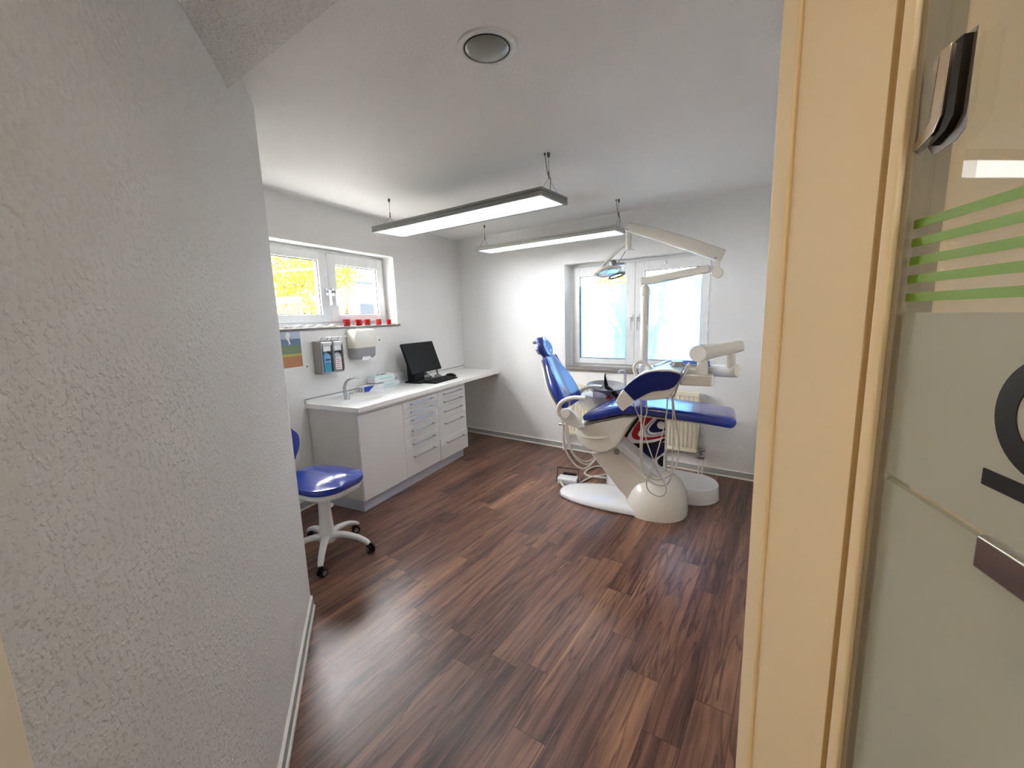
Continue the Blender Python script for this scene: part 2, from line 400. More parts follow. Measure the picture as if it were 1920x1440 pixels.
# lowered strip of ceiling above the entrance
bm = NB(); prism(bm, [(1.30, -3.634), (1.402, -3.652), (3.035, -3.935), (2.62, -4.35), (2.361, -4.609), (2.30, -4.66)], 2.333, H, 'xy'); struct('trim_1', bm, ROUGHWALL)
# hall behind the camera
bm = NB(); box(bm, (-1.9, 0.36, 0), (-1.75, -2.3, H), FD); struct('wall_hall_left', bm, HALL)
bm = NB(); box(bm, (1.7, 0.515, 0), (1.55, -2.3, H), FD); struct('wall_hall_right', bm, HALL)
bm = NB(); box(bm, (-1.9, -2.15, 0), (1.7, -2.3, H), FD); struct('wall_hall_back', bm, HALL)

# skirting: grey strip with a white lip at the floor
def skirting(name, lo, hi, M, dirv):
    """lo..hi runs along local x at wall face y; dirv = sign of the room side on local y"""
    bm = NB(); x0, x1, y = lo, hi, M[1]
    box(bm, (x0, y, 0.012), (x1, y + dirv * 0.011, 0.062), M[0], 0)
    prism(bm, [(y, 0), (y + dirv * 0.019, 0), (y + dirv * 0.016, 0.011), (y, 0.016)], x0, x1, 'yz', M[0], 1)
    prism(bm, [(y, 0.062), (y + dirv * 0.011, 0.062), (y, 0.068)], x0, x1, 'yz', M[0], 1)
    return struct(name, bm, [BASEGREY, BASEWHITE])
skirting('baseboard_back', 0.02, 3.9, (FB, 0), -1)
M90 = Matrix.Rotation(radians(90), 4, 'Z')
skirting('baseboard_left', -3.6, -0.03, (M90, 0), -1)
skirting('baseboard_entrance', 0.53, 2.307, (FD @ Matrix.Translation((-0.381, 0, 0)) @ M90, 0), -1)
skirting('baseboard_right', -3.0, -0.02, (FB @ Matrix.Translation((3.9, 0, 0)) @ M90, 0), 1)

# ------------------------------------------------------------------ windows
def build_window(idx, M, a0, a1, z0, z1, y0, panes, frost_z=None, seam=None, flip=1):
    """local frame: x along the wall, +y outwards; y0 = depth of the frame's room face"""
    bm = NB(); d = 0.05
    box(bm, (a0, y0 + 0.015, z0), (a1, y0 + 0.09, z0 + 0.055), M); box(bm, (a0, y0 + 0.015, z1 - 0.05), (a1, y0 + 0.09, z1), M)
    box(bm, (a0, y0 + 0.015, z0 + 0.055), (a0 + 0.05, y0 + 0.09, z1 - 0.05), M); box(bm, (a1 - 0.05, y0 + 0.015, z0 + 0.055), (a1, y0 + 0.09, z1 - 0.05), M)
    fr = struct('window_%d' % idx, bm, UPVC, bevel=0.004)
    edges = [a0 + 0.035, seam, a1 - 0.035]
    for k, (p0, p1, q0, q1) in enumerate(panes):
        e0, e1 = edges[k] + 0.003, edges[k + 1] - 0.003
        s0, s1 = z0 + 0.042, z1 - 0.032
        bm = NB()
        box(bm, (e0, y0 - 0.012, s0), (p0, y0 + 0.05, s1), M); box(bm, (p1, y0 - 0.012, s0), (e1, y0 + 0.05, s1), M)
        box(bm, (p0, y0 - 0.012, s0), (p1, y0 + 0.05, q0), M); box(bm, (p0, y0 - 0.012, q1), (p1, y0 + 0.05, s1), M)
        sash = obj('sash', bm, UPVC, fr, bevel=0.004)
        bm = NB(); t = 0.006
        box(bm, (p0 - .001, y0 + 0.004, q0 - .001), (p0 + t, y0 + 0.012, q1 + .001), M); box(bm, (p1 - t, y0 + 0.004, q0 - .001), (p1 + .001, y0 + 0.012, q1 + .001), M)
        box(bm, (p0, y0 + 0.004, q0 - .001), (p1, y0 + 0.012, q0 + t), M); box(bm, (p0, y0 + 0.004, q1 - t), (p1, y0 + 0.012, q1 + .001), M)
        obj('glazing_seal', bm, GASKET, sash)
        bm = NB()
        if frost_z:
            box(bm, (p0, y0 + 0.013, frost_z[k]), (p1, y0 + 0.017, q1), M, 0)
            box(bm, (p0, y0 + 0.013, q0), (p1, y0 + 0.017, frost_z[k]), M, 1)
            g = obj('pane', bm, [GLASS, FROST], sash); g['label'] = 'glass frosted with film except for a clear band on top'
        else:
            box(bm, (p0, y0 + 0.013, q0), (p1, y0 + 0.017, q1), M, 0); obj('pane', bm, GLASS, sash)
        # handle near the middle seam
        hx = seam + (-0.032 if k == 0 else 0.032); hz = (z0 + z1) / 2 - 0.03
        bm = NB(); yh = y0 - 0.012
        box(bm, (hx - 0.014, yh - 0.012, hz - 0.035), (hx + 0.014, yh, hz + 0.035), M)
        box(bm, (hx - 0.009, yh - 0.045, hz - 0.01), (hx + 0.009, yh - 0.012, hz + 0.01), M)
        box(bm, (hx - 0.010, yh - 0.052, hz - 0.12), (hx + 0.010, yh - 0.036, hz + 0.014), M)
        obj('handle', bm, UPVC if idx == 2 else CHROME, sash, bevel=0.004)
    return fr
MY = Matrix.Rotation(radians(90), 4, 'Z')   # local x -> world y ; local y -> world -x
wn1 = build_window(1, MY, Y0, Y1, W0, W1, 0.131, [(-2.585, -2.045, 1.575, 2.033), (-1.862, -1.345, 1.572, 2.012)], seam=-1.955)
wn2 = build_window(2, FB, S0 + 0.01, S1, Z0, Z1, 0.135, [(1.628, 2.153, 1.030, 1.905), (2.334, 2.870, 1.030, 1.912)], frost_z=[1.806, 1.806], seam=2.245)
bm = NB(); box(bm, (-0.131, Y0, W0 - 0.02), (0.012, Y1 + 0.03, W0)); obj('window_sill', bm, STONE, wn1, bevel=0.003)
bm = NB(); box(bm, (S0 - 0.03, 0.135, Z0 - 0.001), (S1 + 0.03, -0.022, Z0 - 0.028), FB); box(bm, (S0, .135, Z0 - .001), (S1, 0.0, Z0 + .012), FB); obj('window_sill', bm, STONE, wn2, bevel=0.003)
bm = NB()
lathe(bm, [(0.011, 0), (0.013, 0.015), (0.010, 0.03), (0.004, 0.036)], FB @ Vector((2.54, 0.118, 1.955)), 12, (0, 0, 1)); obj('vent_knob', bm, UPVC, wn2)

# ------------------------------------------------------------------ doorway frame and glass door
bm = NB()
box(bm, (0.62, 0.372, 0), (0.652, 0.493, 2.03), FD); box(bm, (0.616, 0.493, 0), (0.69, 0.523, 2.07), FD)
box(bm, (-0.355, 0.372, 0), (-0.381, 0.515, 2.03), FD)
box(bm, (-0.36, 0.372, 2.03), (0.652, 0.493, 2.06), FD); box(bm, (-0.36, 0.493, 2.03), (0.69, 0.523, 2.07), FD)
d1 = struct('door_1', bm, CREAM, bevel=0.004, seg=3)
bm = NB(); tube(bm, [FD @ Vector((0.6225, 0.370, z)) for z in (0.0, 2.03)], 0.0052, 10); obj('rubber_seal', bm, SEAL, d1)
bm = NB(); box(bm, (0.617, 0.352, 0), (0.70, 0.366, 2.06), FD); box(bm, (-0.36, .345, 2.03), (.70, .366, 2.10), FD); box(bm, (-0.44, 0.345, 0), (-0.37, 0.366, 2.10), FD); obj('casing', bm, CREAM, d1, bevel=0.003)
bm = NB(); box(bm, (0.6265, 0.345, 0), (0.70, 0.3515, 2.0), FD); obj('rebate_strip', bm, GREYSTRIP, d1, bevel=0.002)
# leaf frame: local x along the leaf from the hinge, local y = away from the camera side, z up
dd = Vector((0.186, -0.982, 0)).normalized(); nn = Vector((0.982, 0.186, 0)).normalized()
H0 = Vector((3.2053, -4.0250, 0))
FL = Matrix(((dd.x, nn.x, 0, H0.x), (dd.y, nn.y, 0, H0.y), (0, 0, 1, 0), (0, 0, 0, 1)))
leafp = NB()
box(leafp, (-0.014, 0.0, 1.496), (0.86, 0.008, 1.99), FL, 0)
box(leafp, (-0.014, 0.0, 1.2885), (0.86, 0.008, 1.496), FL, 1)
box(leafp, (-0.014, 0.0, 1.2795), (0.86, 0.008, 1.2885), FL, 0)
box(leafp, (-0.014, 0.0, 0.01), (0.86, 0.008, 1.2795), FL, 1)
leaf = obj('door_leaf', leafp, [LEAFGLASS, DOORFROST], d1); leaf['label'] = 'open glass door leaf, clear on top and frosted below'
for z in (1.601, 1.5795, 1.558, 1.5365, 1.515):
    bm = NB(); box(bm, (-0.014, -0.0012, z - 0.0055), (0.86, -0.0002, z + 0.0045), FL); s = obj('green_stripe', bm, GREEN, leaf)
# ring shaped sign and the bar under it
bm = NB(); cxr, czr = 0.197, 1.409
lo = [[FL @ Vector((cxr + r * cos(2 * pi * j / 48), yy, czr + r * 0.94 * sin(2 * pi * j / 48))) for j in range(48)] for r, yy in ((0.058, -0.0015), (0.036, -0.0015), (0.036, -0.0003), (0.058, -0.0003))]
loft(bm, lo, close=True); box(bm, (0.136, -0.0015, 1.333), (0.262, -0.0003, 1.349), FL)
s = obj('black_sign', bm, PRBLACK, leaf); s['label'] = 'black ring shaped character over a black bar'
# hinge
bm = NB()
prism(bm, [(0.018, 1.774), (0.034, 1.774), (0.031, 1.706), (0.022, 1.692), (0.006, 1.686), (-0.016, 1.682), (-0.016, 1.688), (0.002, 1.696), (0.013, 1.708)], -0.012, -0.001, 'xz', FL)
h = obj('hinge', bm, CHROME, d1, bevel=0.001); h['label'] = 'chrome hinge strip beside a black groove'
bm = NB(); prism(bm, [(0.0342, 1.774), (0.0475, 1.774), (0.0455, 1.700), (0.036, 1.688), (0.014, 1.680), (0.012, 1.684), (0.0245, 1.6915), (0.0315, 1.705)], -0.009, -0.001, 'xz', FL); obj('hinge_groove', bm, BLACK, h)
bm = NB(); prism(bm, [(-0.004, 1.778), (0.052, 1.778), (0.052, 1.684), (0.040, 1.676), (0.006, 1.672), (-0.010, 1.690)], -0.001, 0.0, 'xz', FL); obj('hinge_plate', bm, SATIN, h)
bm = NB(); box(bm, (0.154, -0.012, 1.256), (0.32, -0.001, 1.290), FL)
lk = obj('lock_case', bm, CHROME, leaf, bevel=0.003)
bm = NB(); tube(bm, [FL @ Vector(p) for p in ((0.285, -0.012, 1.273), (0.285, -0.055, 1.273), (0.40, -0.06, 1.273))], 0.008, 10); obj('door_handle', bm, CHROME, lk)

# ------------------------------------------------------------------ ceiling fittings
DL = Vector((2.200, -3.198, H))
t = thing('ceiling_downlight', 'round flush ceiling light with white ring and grey frosted dome', 'ceiling light', DL)
bm = NB(); lathe(bm, [(0.083, 0.0), (0.083, -0.006), (0.092, -0.009), (0.104, -0.006), (0.108, 0.0)], DL, 48); obj('trim_ring', bm, UPVC, t)
bm = NB(); lathe(bm, [(0.0815, -0.001), (0.082, -0.006), (0.075, -0.012), (0.055, -0.018), (0.03, -0.021), (0.0, -0.022)], DL, 48); obj('glass_dome', bm, DOMEGLASS, t)
bm = NB(); lathe(bm, [(0.0815, -0.004), (0.0845, -0.0075), (0.0845, -0.009), (0.0805, -0.0085)], DL, 48); obj('gasket_ring', bm, GASKET, t)

def pendant(c, L, Wd, zb, labels, cords):
    M = Matrix.Translation((c[0], c[1], 0)) @ FB
    t = thing('pendant_lamp', labels, 'pendant light', (c[0], c[1], zb), 'linear pendant lamps')
    th = 0.045; bw = 0.022
    bm = NB(); z = zb
    box(bm, (-L / 2, -Wd / 2, z), (L / 2, -Wd / 2 + bw, z + 0.024), M); box(bm, (-L / 2, Wd / 2 - bw, z), (L / 2, Wd / 2, z + 0.024), M)
    box(bm, (-L / 2, -Wd / 2 + bw, z), (-L / 2 + bw, Wd / 2 - bw, z + 0.024), M); box(bm, (L / 2 - bw, -Wd / 2 + bw, z), (L / 2, Wd / 2 - bw, z + 0.024), M)
    box(bm, (-L / 2 + 0.003, -Wd / 2 + 0.003, z + 0.0245), (L / 2 - 0.003, Wd / 2 - 0.003, z + 0.0275), M)
    box(bm, (-L / 2, -Wd / 2, z + 0.028), (L / 2, Wd / 2, z + th), M)
    obj('housing', bm, LAMPGREY if cords else LAMPPALE, t, bevel=0.0015)
    bm = NB(); box(bm, (-L / 2 + bw, -Wd / 2 + bw, z + 0.004), (L / 2 - bw, Wd / 2 - bw, z + 0.008), M); obj('diffuser', bm, LAMPDIFF, t)
    for s in (-1, 1):
        x = s * (0.745)
        bm = NB(); A = M @ Vector((x, 0, H)); lathe(bm, [(0.009, 0), (0.009, -0.018), (0.006, -0.024), (0.003, -0.028)], A, 12); obj('ceiling_anchor', bm, WIREM, t)
        bm = NB(); zc = z + 0.135
        tube(bm, [M @ Vector((x, 0, H)), M @ Vector((x, 0, zc))], 0.0014, 6)
        tube(bm, [M @ Vector((x, 0, zc + 0.035)), M @ Vector((x, 0, zc - 0.005))], 0.0042, 8)
        for q in (-1, 1): tube(bm, [M @ Vector((x, 0, zc)), M @ Vector((x + 0.01 * s, q * Wd * 0.33, z + th))], 0.0011, 6)
        obj('suspension_wire', bm, WIREM, t)
        if s == 1:
            bm = NB(); tube(bm, [M @ Vector(p) for p in ((x - 0.02, -0.01, H), (x - 0.008, 0.0, H - 0.12), (x + 0.006, 0.01, z + 0.13), (x + 0.005, 0.0, z + th))], 0.0022, 8, smooth=5); obj('power_cord', bm, WIREM, t)
            bm = NB(); lathe(bm, [(0.006, 0), (0.006, -0.012)], M @ Vector((x - 0.02, -0.01, H)), 10); obj('cord_gland', bm, WIREM, t)
    return t
pendant((1.300, -2.010), 1.575, 0.315, 2.196, 'long grey pendant lamp hanging nearer, above the middle of the floor', 1)
pendant((1.452, -0.715), 1.545, 0.260, 2.196, 'long pale pendant lamp hanging farther, near the back wall beside the dental lamp arm', 0)

# ------------------------------------------------------------------ worktop and cabinets
D, YN, HW = 0.582, -2.413, 0.86
t = thing('worktop', 'long white worktop with moulded oval sink under the left window', 'worktop', (0.29, -1.25, 0.82))
SC, SA, SB = (0.335, -2.125), 0.118, 0.212
def ell(cx, cy, a, b, z, n=48): return [Vector((cx + a * cos(2 * pi * j / n + pi / 4), cy + b * sin(2 * pi * j / n + pi / 4), z)) for j in range(n)]
def rectloop(x0, x1, y0, y1, z, n=48):
    cx, cy = (x0 + x1) / 2, (y0 + y1) / 2; out = []; cs = [(x1, y1), (x0, y1), (x0, y0), (x1, y0)]
    for s in range(4):
        a, b = cs[s], cs[(s + 1) % 4]
        for k in range(n // 4):
            f = k / (n // 4); out.append(Vector((a[0] + (b[0] - a[0]) * f, a[1] + (b[1] - a[1]) * f, z)))
    return out
bm = NB()
loft(bm, [rectloop(0.0, D, YN, -1.86, 0.818), rectloop(0.0, D, YN, -1.86, HW), ell(*SC, SA, SB, HW), ell(*SC, SA - 0.012, SB - 0.014, 0.852), ell(*SC, SA - 0.03, SB - 0.05, 0.79), ell(*SC, SA - 0.07, SB - 0.13, 0.765), ell(*SC, 0.01, 0.01, 0.762)])
prism(bm, [(0, -1.86), (D, -1.86), (D, D * AW), (0, 0)], 0.818, HW, 'xy')
obj('slab', bm, TOP, t, bevel=0.005)
bm = NB(); box(bm, (0.0, YN, HW), (0.016, -0.01, HW + 0.035)); prism(bm, [(0.016, -0.03), (0.57, D * AW - 0.03), (0.57, D * AW - .003), (0.016, -0.006)], HW, HW + 0.006, 'xy')
b = obj('backsplash', bm, TOP, t, bevel=0.004)
bm = NB(); box(bm, (0.016, YN, HW + 0.028), (0.019, -0.01, HW + 0.036)); obj('seal_strip', bm, SATIN, b)
bm = NB(); lathe(bm, [(0.016, 0), (0.018, 0.003), (0.0, 0.0035)], (SC[0], SC[1], 0.766), 20); obj('drain', bm, CHROME, t)
bm = NB(); prism(bm, [(0.30, D * AW + .0), (0.56, D * AW - 0.0), (0.56, D * AW - 0.03), (0.30, D * AW + .02)], 0.79, 0.817, 'xy'); obj('bracket', bm, CABSIDE, t)

def cabinet(y0, y1, label, kind, fr=None, first=False):
    t = thing('base_cabinet', label, 'cabinet', (0.28, (y0 + y1) / 2, 0))
    bm = NB(); box(bm, (0.012, y0, 0.10), (0.532, y1, 0.817)); obj('body', bm, CABSIDE, t, bevel=0.001)
    bm = NB(); box(bm, (0.02, y0 + (0.02 if first else 0), 0.0), (0.514, y1 - (0.03 if kind == 5 else 0), 0.0995)); obj('plinth', bm, PLINTH, t)
    bm = NB(); box(bm, (0.532, y0, 0.797), (0.550, y1 - 0.002, 0.816)); obj('fascia', bm, CAB, t, bevel=0.0008)
    if kind == 1:
        bm = NB(); box(bm, (0.533, y0 + 0.0015, 0.102), (0.5515, y1 - 0.002, 0.792)); obj('door', bm, CAB, t, bevel=0.0012)
    else:
        z = 0.792; tot = 0.69
        for i, f in enumerate(fr):
            h = tot * f; off = 0.012 if (kind == 5 and i == len(fr) - 1) else 0.0
            bm = NB(); box(bm, (0.533, y0 + 0.0015, z - h + 0.002), (0.5515 + off, y1 - 0.002, z)); dr = obj('drawer', bm, CAB, t, bevel=0.0012)
            bm = NB(); ym = (y0 + y1) / 2; hl = 0.150; zh = z - min(0.030, h * 0.42) - (0.022 if h > .1 else 0); xh = 0.5515 + off
            tube(bm, [(xh + 0.026, ym - hl - 0.02, zh), (xh + 0.026, ym + hl + 0.02, zh)], 0.0052, 8)
            for s in (-1, 1): tube(bm, [(xh, ym + s * hl, zh), (xh + 0.028, ym + s * hl, zh)], 0.0055, 8)
            obj('handle', bm, STEEL, dr)
            z -= h
    return t
cabinet(-2.395, -1.884, 'white cabinet with one plain door under the sink', 1, first=True)
cabinet(-1.884, -1.370, 'white drawer cabinet with six steel handled drawers in the middle of the run', 6, (.108, .108, .108, .178, .172, .326))
cabinet(-1.370, -0.868, 'white drawer cabinet with five drawers beside the open knee space', 5, (.118, .108, .180, .285, .309))

# tap
t = thing('sink_tap', 'curved chrome tap at the back of the sink', 'tap', (0.205, -2.165, HW))
bm = NB(); lathe(bm, [(0.026, 0), (0.026, 0.004), (0.0225, 0.006), (0.0225, 0.062), (0.020, 0.066)], (0.205, -2.165, HW), 24); obj('body', bm, CHROME, t)
bm = NB(); sweep(bm, [(0.196, -2.170, 0.905), (0.196, -2.172, 0.955), (0.205, -2.155, 1.000), (0.225, -2.125, 1.025), (0.250, -2.085, 1.028), (0.262, -2.065, 1.020)], [(0.040, 0.034), (0.036, 0.030), (0.034, 0.026), (0.034, 0.024), (0.034, 0.022), (0.03, 0.018)], W=(0.86, -0.5, 0), e=2.6, smooth=6, n=16); obj('spout', bm, CHROME, t)
bm = NB(); lathe(bm, [(0.007, 0), (0.007, 0.02), (0.009, 0.022), (0.006, 0.03)], (0.222, -2.150, 0.905), 12, (0.6, 0.7, 0.0)); obj('lever', bm, CHROME, t)

# cartons
def carton(x0, x1, y0, y1, z0, z1, mats, label, rot=0.0, group=None, faces=None):
    c = Vector(((x0 + x1) / 2, (y0 + y1) / 2, z0)); M = Matrix.Translation(c) @ Matrix.Rotation(rot, 4, 'Z'); a, b, h = (x1 - x0) / 2, (y1 - y0) / 2, z1 - z0
    t = thing('glove_carton', label, 'box', c, group)
    bm = NB(); box(bm, (-a, -b, 0), (a, b, h), M); obj('carton_body', bm, mats[0], t, bevel=0.001)
    return t, M, a, b, h
t, M, a, b, h = carton(0.026, 0.122, -1.635, -1.405, HW, 0.922, [BOXWHITE], 'flat pale carton on the worktop under another carton', 0.02)
bm = NB(); box(bm, (a, -b, h - 0.014), (a + 0.0006, b, h - 0.008), M); box(bm, (a, -b, 0.006), (a + 0.0006, b, 0.012), M); box(bm, (a, -b + 0.02, 0.022), (a + .0006, b - 0.08, 0.036), M); obj('print', bm, MINT, t)
t, M, a, b, h = carton(0.026, 0.122, -1.735, -1.475, 0.923, 0.990, [BOXWHITE], 'white and mint glove carton, topmost of the stack', -0.03)
bm = NB(); box(bm, (-a - .0004, -b - .0004, h - 0.010), (a + 0.0008, b + .0004, h - .004), M); box(bm, (a, -b, 0.004), (a + 0.0006, b, 0.010), M); box(bm, (a, -b + 0.06, 0.026), (a + .0006, b - 0.03, 0.044), M); obj('print', bm, MINT, t)
bm = NB(); prism(bm, rr(0, 0, 0.04, 0.12, 0.018), h, h + 0.001, 'xy', M); obj('opening', bm, BLACK, t)
bm = NB(); sweep(bm, [M @ Vector(p) for p in ((0, -0.03, h), (0.004, -0.01, h + 0.012), (-0.004, 0.02, h + 0.01), (0, 0.04, h))], [(0.02, 0.004), (0.03, 0.006), (0.03, 0.006), (0.02, 0.004)], W=(1, 0, 0), smooth=3, n=10); obj('glove_tip', bm, PAPER, t)
t, M, a, b, h = carton(0.045, 0.135, -1.885, -1.655, HW, 0.915, [BOXWHITE], 'white carton with blue patch and black lettering beside the tap', -0.10)
bm = NB(); prism(bm, [(-0.112, 0.004), (-0.112, 0.052), (0.008, 0.052), (-0.035, 0.022), (-0.06, 0.004)], a, a + 0.0007, 'yz', M); obj('blue_print', bm, BOXBLUE, t)
bm = NB()
for k in range(3):
    for q in range(2): box(bm, (-a + 0.010 + q * 0.035, -b - 0.0007, 0.010 + k * 0.014), (-a + 0.034 + q * 0.035, -b, 0.016 + k * 0.014), M)
obj('lettering', bm, PRBLACK, t)
# leaflets
for k, (y, hh, an, lb) in enumerate(((-1.37, 0.115, 0.0, 'upright pale leaflet leaning on the wall behind the cartons, left one'), (-1.27, 0.125, 0.05, 'upright pale leaflet leaning on the wall next to the monitor, right one'))):
    bm = NB(); M = Matrix.Translation((0.055, y, HW)) @ Matrix.Rotation(an, 4, 'Z') @ Matrix.Rotation(radians(-12), 4, 'Y')
    box(bm, (-0.003, -0.045, 0.001), (0.003, 0.045, hh), M, 0); box(bm, (0.003, -0.035, 0.02), (0.0036, 0.035, 0.075), M, 1)
    tag(obj('leaflet', bm, [PAPER, PINKPAPER]), lb, 'leaflet')

# monitor
t = thing('computer_monitor', 'black flat monitor tilted back on the worktop', 'monitor', (0.18, -1.10, HW))
Mm = Matrix.Translation((0.262, -1.115, 0.965)) @ Matrix.Rotation(radians(-20), 4, 'Y')
bm = NB(); box(bm, (-0.03, -0.255, 0.0), (0.0, 0.255, 0.322), Mm); obj('housing', bm, BLACK, t, bevel=0.004)
bm = NB(); box(bm, (0.0, -0.243, 0.014), (0.0012, 0.243, 0.308), Mm); obj('screen', bm, SCREEN, t)
bm = NB(); prism(bm, [(0.14, 0.876), (0.23, 0.876), (0.232, 0.99), (0.175, 1.08), (0.135, 1.08)], -1.30, -1.13, 'xz'); obj('stand', bm, BLACK, t, bevel=0.006)
bm = NB(); prism(bm, rr(0.205, -1.14, 0.22, 0.34, 0.03), HW, HW + 0.016, 'xy'); obj('foot', bm, BLACK, t, bevel=0.003)
bm = NB()
for k in range(4): tube(bm, [(0.20, -1.12 + 0.02 * k, 1.02), (0.19 - 0.015 * k, -1.08 + 0.03 * k, 0.93), (0.16, -1.0 + 0.03 * k, HW + 0.012), (0.10, -0.95 + 0.03 * k, HW + 0.006)], 0.003, 6, smooth=5)
obj('cable', bm, BLACK, t)
t = thing('keyboard', 'black keyboard lying in front of the monitor', 'keyboard', (0.36, -1.06, HW))
Mk = Matrix.Translation((0.385, -1.055, HW)) @ Matrix.Rotation(radians(3), 4, 'Z')
bm = NB(); prism(bm, [(-0.075, 0.0), (0.075, 0.0), (0.075, 0.012), (-0.075, 0.026)], -0.215, 0.215, 'xz', Mk); obj('case', bm, BLACK, t, bevel=0.003)
bm = NB()
for r in range(5):
    for c in range(14):
        x = 0.058 - r * 0.027; y = -0.20 + c * 0.029; z = 0.0133 + (0.075 - x) * 0.093
        box(bm, (x - 0.011, y - 0.012, z - 0.001), (x + 0.011, y + 0.012, z + 0.004), Mk)
o = obj('keys', bm, BLACK, t); o['kind'] = 'stuff'
t = thing('computer_mouse', 'black computer mouse at the right end of the keyboard', 'mouse', (0.33, -0.765, HW))
bm = NB(); sweep(bm, [(0.27, -0.775, HW + 0.016), (0.30, -0.77, HW + 0.020), (0.33, -0.765, HW + 0.019), (0.365, -0.76, HW + 0.012)], [(0.05, 0.03), (0.062, 0.038), (0.062, 0.036), (0.045, 0.02)], W=(0, 1, 0), e=2.5, smooth=4, endround=0.008); obj('shell', bm, BLACK, t)
bm = NB(); lathe(bm, [(0.007, -0.003), (0.007, 0.003)], (0.350, -0.762, HW + 0.026), 12, (0, 1, 0)); obj('wheel', bm, WIREM, t)
t = thing('camera_handpiece', 'slim grey handpiece standing in its cradle right of the monitor', 'dental camera', (0.16, -0.80, HW))
bm = NB(); lathe(bm, [(0.045, 0), (0.045, 0.008), (0.03, 0.022), (0.018, 0.03)], (0.16, -0.80, HW), 24); obj('cradle', bm, SATIN, t)
bm = NB(); tube(bm, [(0.16, -0.80, 0.885), (0.155, -0.815, 0.96), (0.15, -0.83, 1.05), (0.155, -0.845, 1.12)], [0.010, 0.012, 0.011, 0.007], 12, smooth=4); obj('handpiece', bm, SATIN, t)

# ------------------------------------------------------------------ wall mounted things at the left wall
t = thing('disinfectant_dispenser', 'grey metal twin bottle dispenser on the left wall above the tap', 'dispenser', (0.0, -2.17, 1.08))
bm = NB(); y0, y1, zb, zt = -2.288, -2.058, 1.082, 1.352
box(bm, (0.001, y0, zb), (0.012, y1, zt))
for y in (y0, -2.168, y1 - 0.010): prism(bm, [(0.012, zb), (0.085, zb), (0.100, zb + 0.03), (0.100, zt - 0.005), (0.012, zt)], y, y + 0.010, 'xz')
box(bm, (0.012, y0, zb), (0.09, y1, zb + 0.012))
box(bm, (0.012, y0 + .01, zb + 0.16), (0.055, y1 - .01, zb + 0.17))
obj('holder', bm, GREYMETAL, t, bevel=0.002)
for k, (yc, mt, ml) in enumerate(((-2.222, BLUELABEL, TEAL), (-2.112, SATIN, PAPER))):
    bm = NB(); loft(bm, [[Vector((0.058 + p[0], yc + p[1], z)) for p in rr(0, 0, a, b_, 0.012)] for a, b_, z in ((0.058, 0.070, zb + 0.013), (0.062, 0.078, zb + 0.02), (0.062, 0.078, zb + 0.145), (0.045, 0.055, zb + 0.165), (0.028, 0.028, zb + 0.178))])
    bt = obj('bottle', bm, mt, t); bt['label'] = ('blue bottle with teal label' if k == 0 else 'grey bottle with white label')
    bm = NB(); box(bm, (0.0892, yc - 0.032, zb + 0.024), (0.0905, yc + 0.032, zb + (0.078 if k == 0 else 0.13))); lb = obj('bottle_label', bm, ml, bt)
    bm = NB()
    if k == 0:
        box(bm, (0.0905, yc - 0.022, zb + 0.11), (0.0915, yc + 0.024, zb + 0.122)); box(bm, (0.0905, yc - 0.018, zb + 0.085), (0.0915, yc + 0.02, zb + 0.09)); obj('lettering', bm, PRNAVY, bt)
    else:
        for q in range(5): box(bm, (0.0905, yc - 0.024 + 0.004 * (q % 2), zb + 0.036 + q * 0.018), (0.0915, yc + 0.024 - 0.006 * (q % 3), zb + 0.041 + q * 0.018))
        obj('lettering', bm, RED, bt)
    bm = NB(); prism(bm, [(0.015, zb + 0.185), (0.098, zb + 0.185), (0.098, zb + 0.225), (0.118, zb + 0.250), (0.118, zb + 0.262), (0.015, zb + 0.262)], yc - 0.040, yc + 0.034, 'xz'); obj('pump', bm, PAPER, t, bevel=0.004)
    bm = NB(); tube(bm, [(0.05, yc - 0.035, zt - 0.005), (0.085, yc - 0.035, zt + 0.028), (0.19, yc - 0.035, zt + 0.032), (0.19, yc + 0.035, zt + 0.032), (0.085, yc + 0.035, zt + 0.028), (0.05, yc + 0.035, zt - 0.005)], 0.0032, 8); obj('elbow_lever', bm, STEEL, t)
t = thing('towel_dispenser', 'white paper towel dispenser with smoky lower half under the window sill', 'dispenser', (0.0, -1.79, 1.16))
def dloft(bm, secs, yc):
    loft(bm, [[Vector((max(0.0012, x), yc + y, z)) for x, y in rr(dx / 2, 0, dx, wy, min(0.028, dx * 0.45))] for dx, wy, z in secs])
bm = NB(); dloft(bm, [(0.112, 0.262, 1.268), (0.122, 0.268, 1.30), (0.124, 0.268, 1.38), (0.118, 0.262, 1.415), (0.10, 0.245, 1.432), (0.07, 0.22, 1.437)], -1.800); obj('cover', bm, DWHITE, t)
bm = NB(); dloft(bm, [(0.06, 0.20, 1.163), (0.09, 0.235, 1.168), (0.108, 0.252, 1.190), (0.112, 0.256, 1.267)], -1.800); obj('tank', bm, TANK, t)
bm = NB(); prism(bm, [(-1.86, 1.160), (-1.845, 1.19), (-1.80, 1.185), (-1.76, 1.195), (-1.745, 1.165), (-1.80, 1.150)], 0.06, 0.105, 'yz'); obj('paper_towel', bm, PAPER, t, bevel=0.003)
t = thing('wall_poster', 'small landscape picture in a clear sleeve on the wall left of the bottles', 'poster', (0.001, -2.47, 1.15))
bm = NB(); box(bm, (0.0012, -2.60, 1.148), (0.003, -2.372, 1.450)); obj('sleeve', bm, PAPER, t)
bm = NB(); y0, y1 = -2.592, -2.392
for i, (a, b_) in enumerate(((1.385, 1.443), (1.335, 1.385), (1.268, 1.335), (1.25, 1.268), (1.163, 1.25))): box(bm, (0.003, y0, a), (0.0036, y1, b_), None, i)
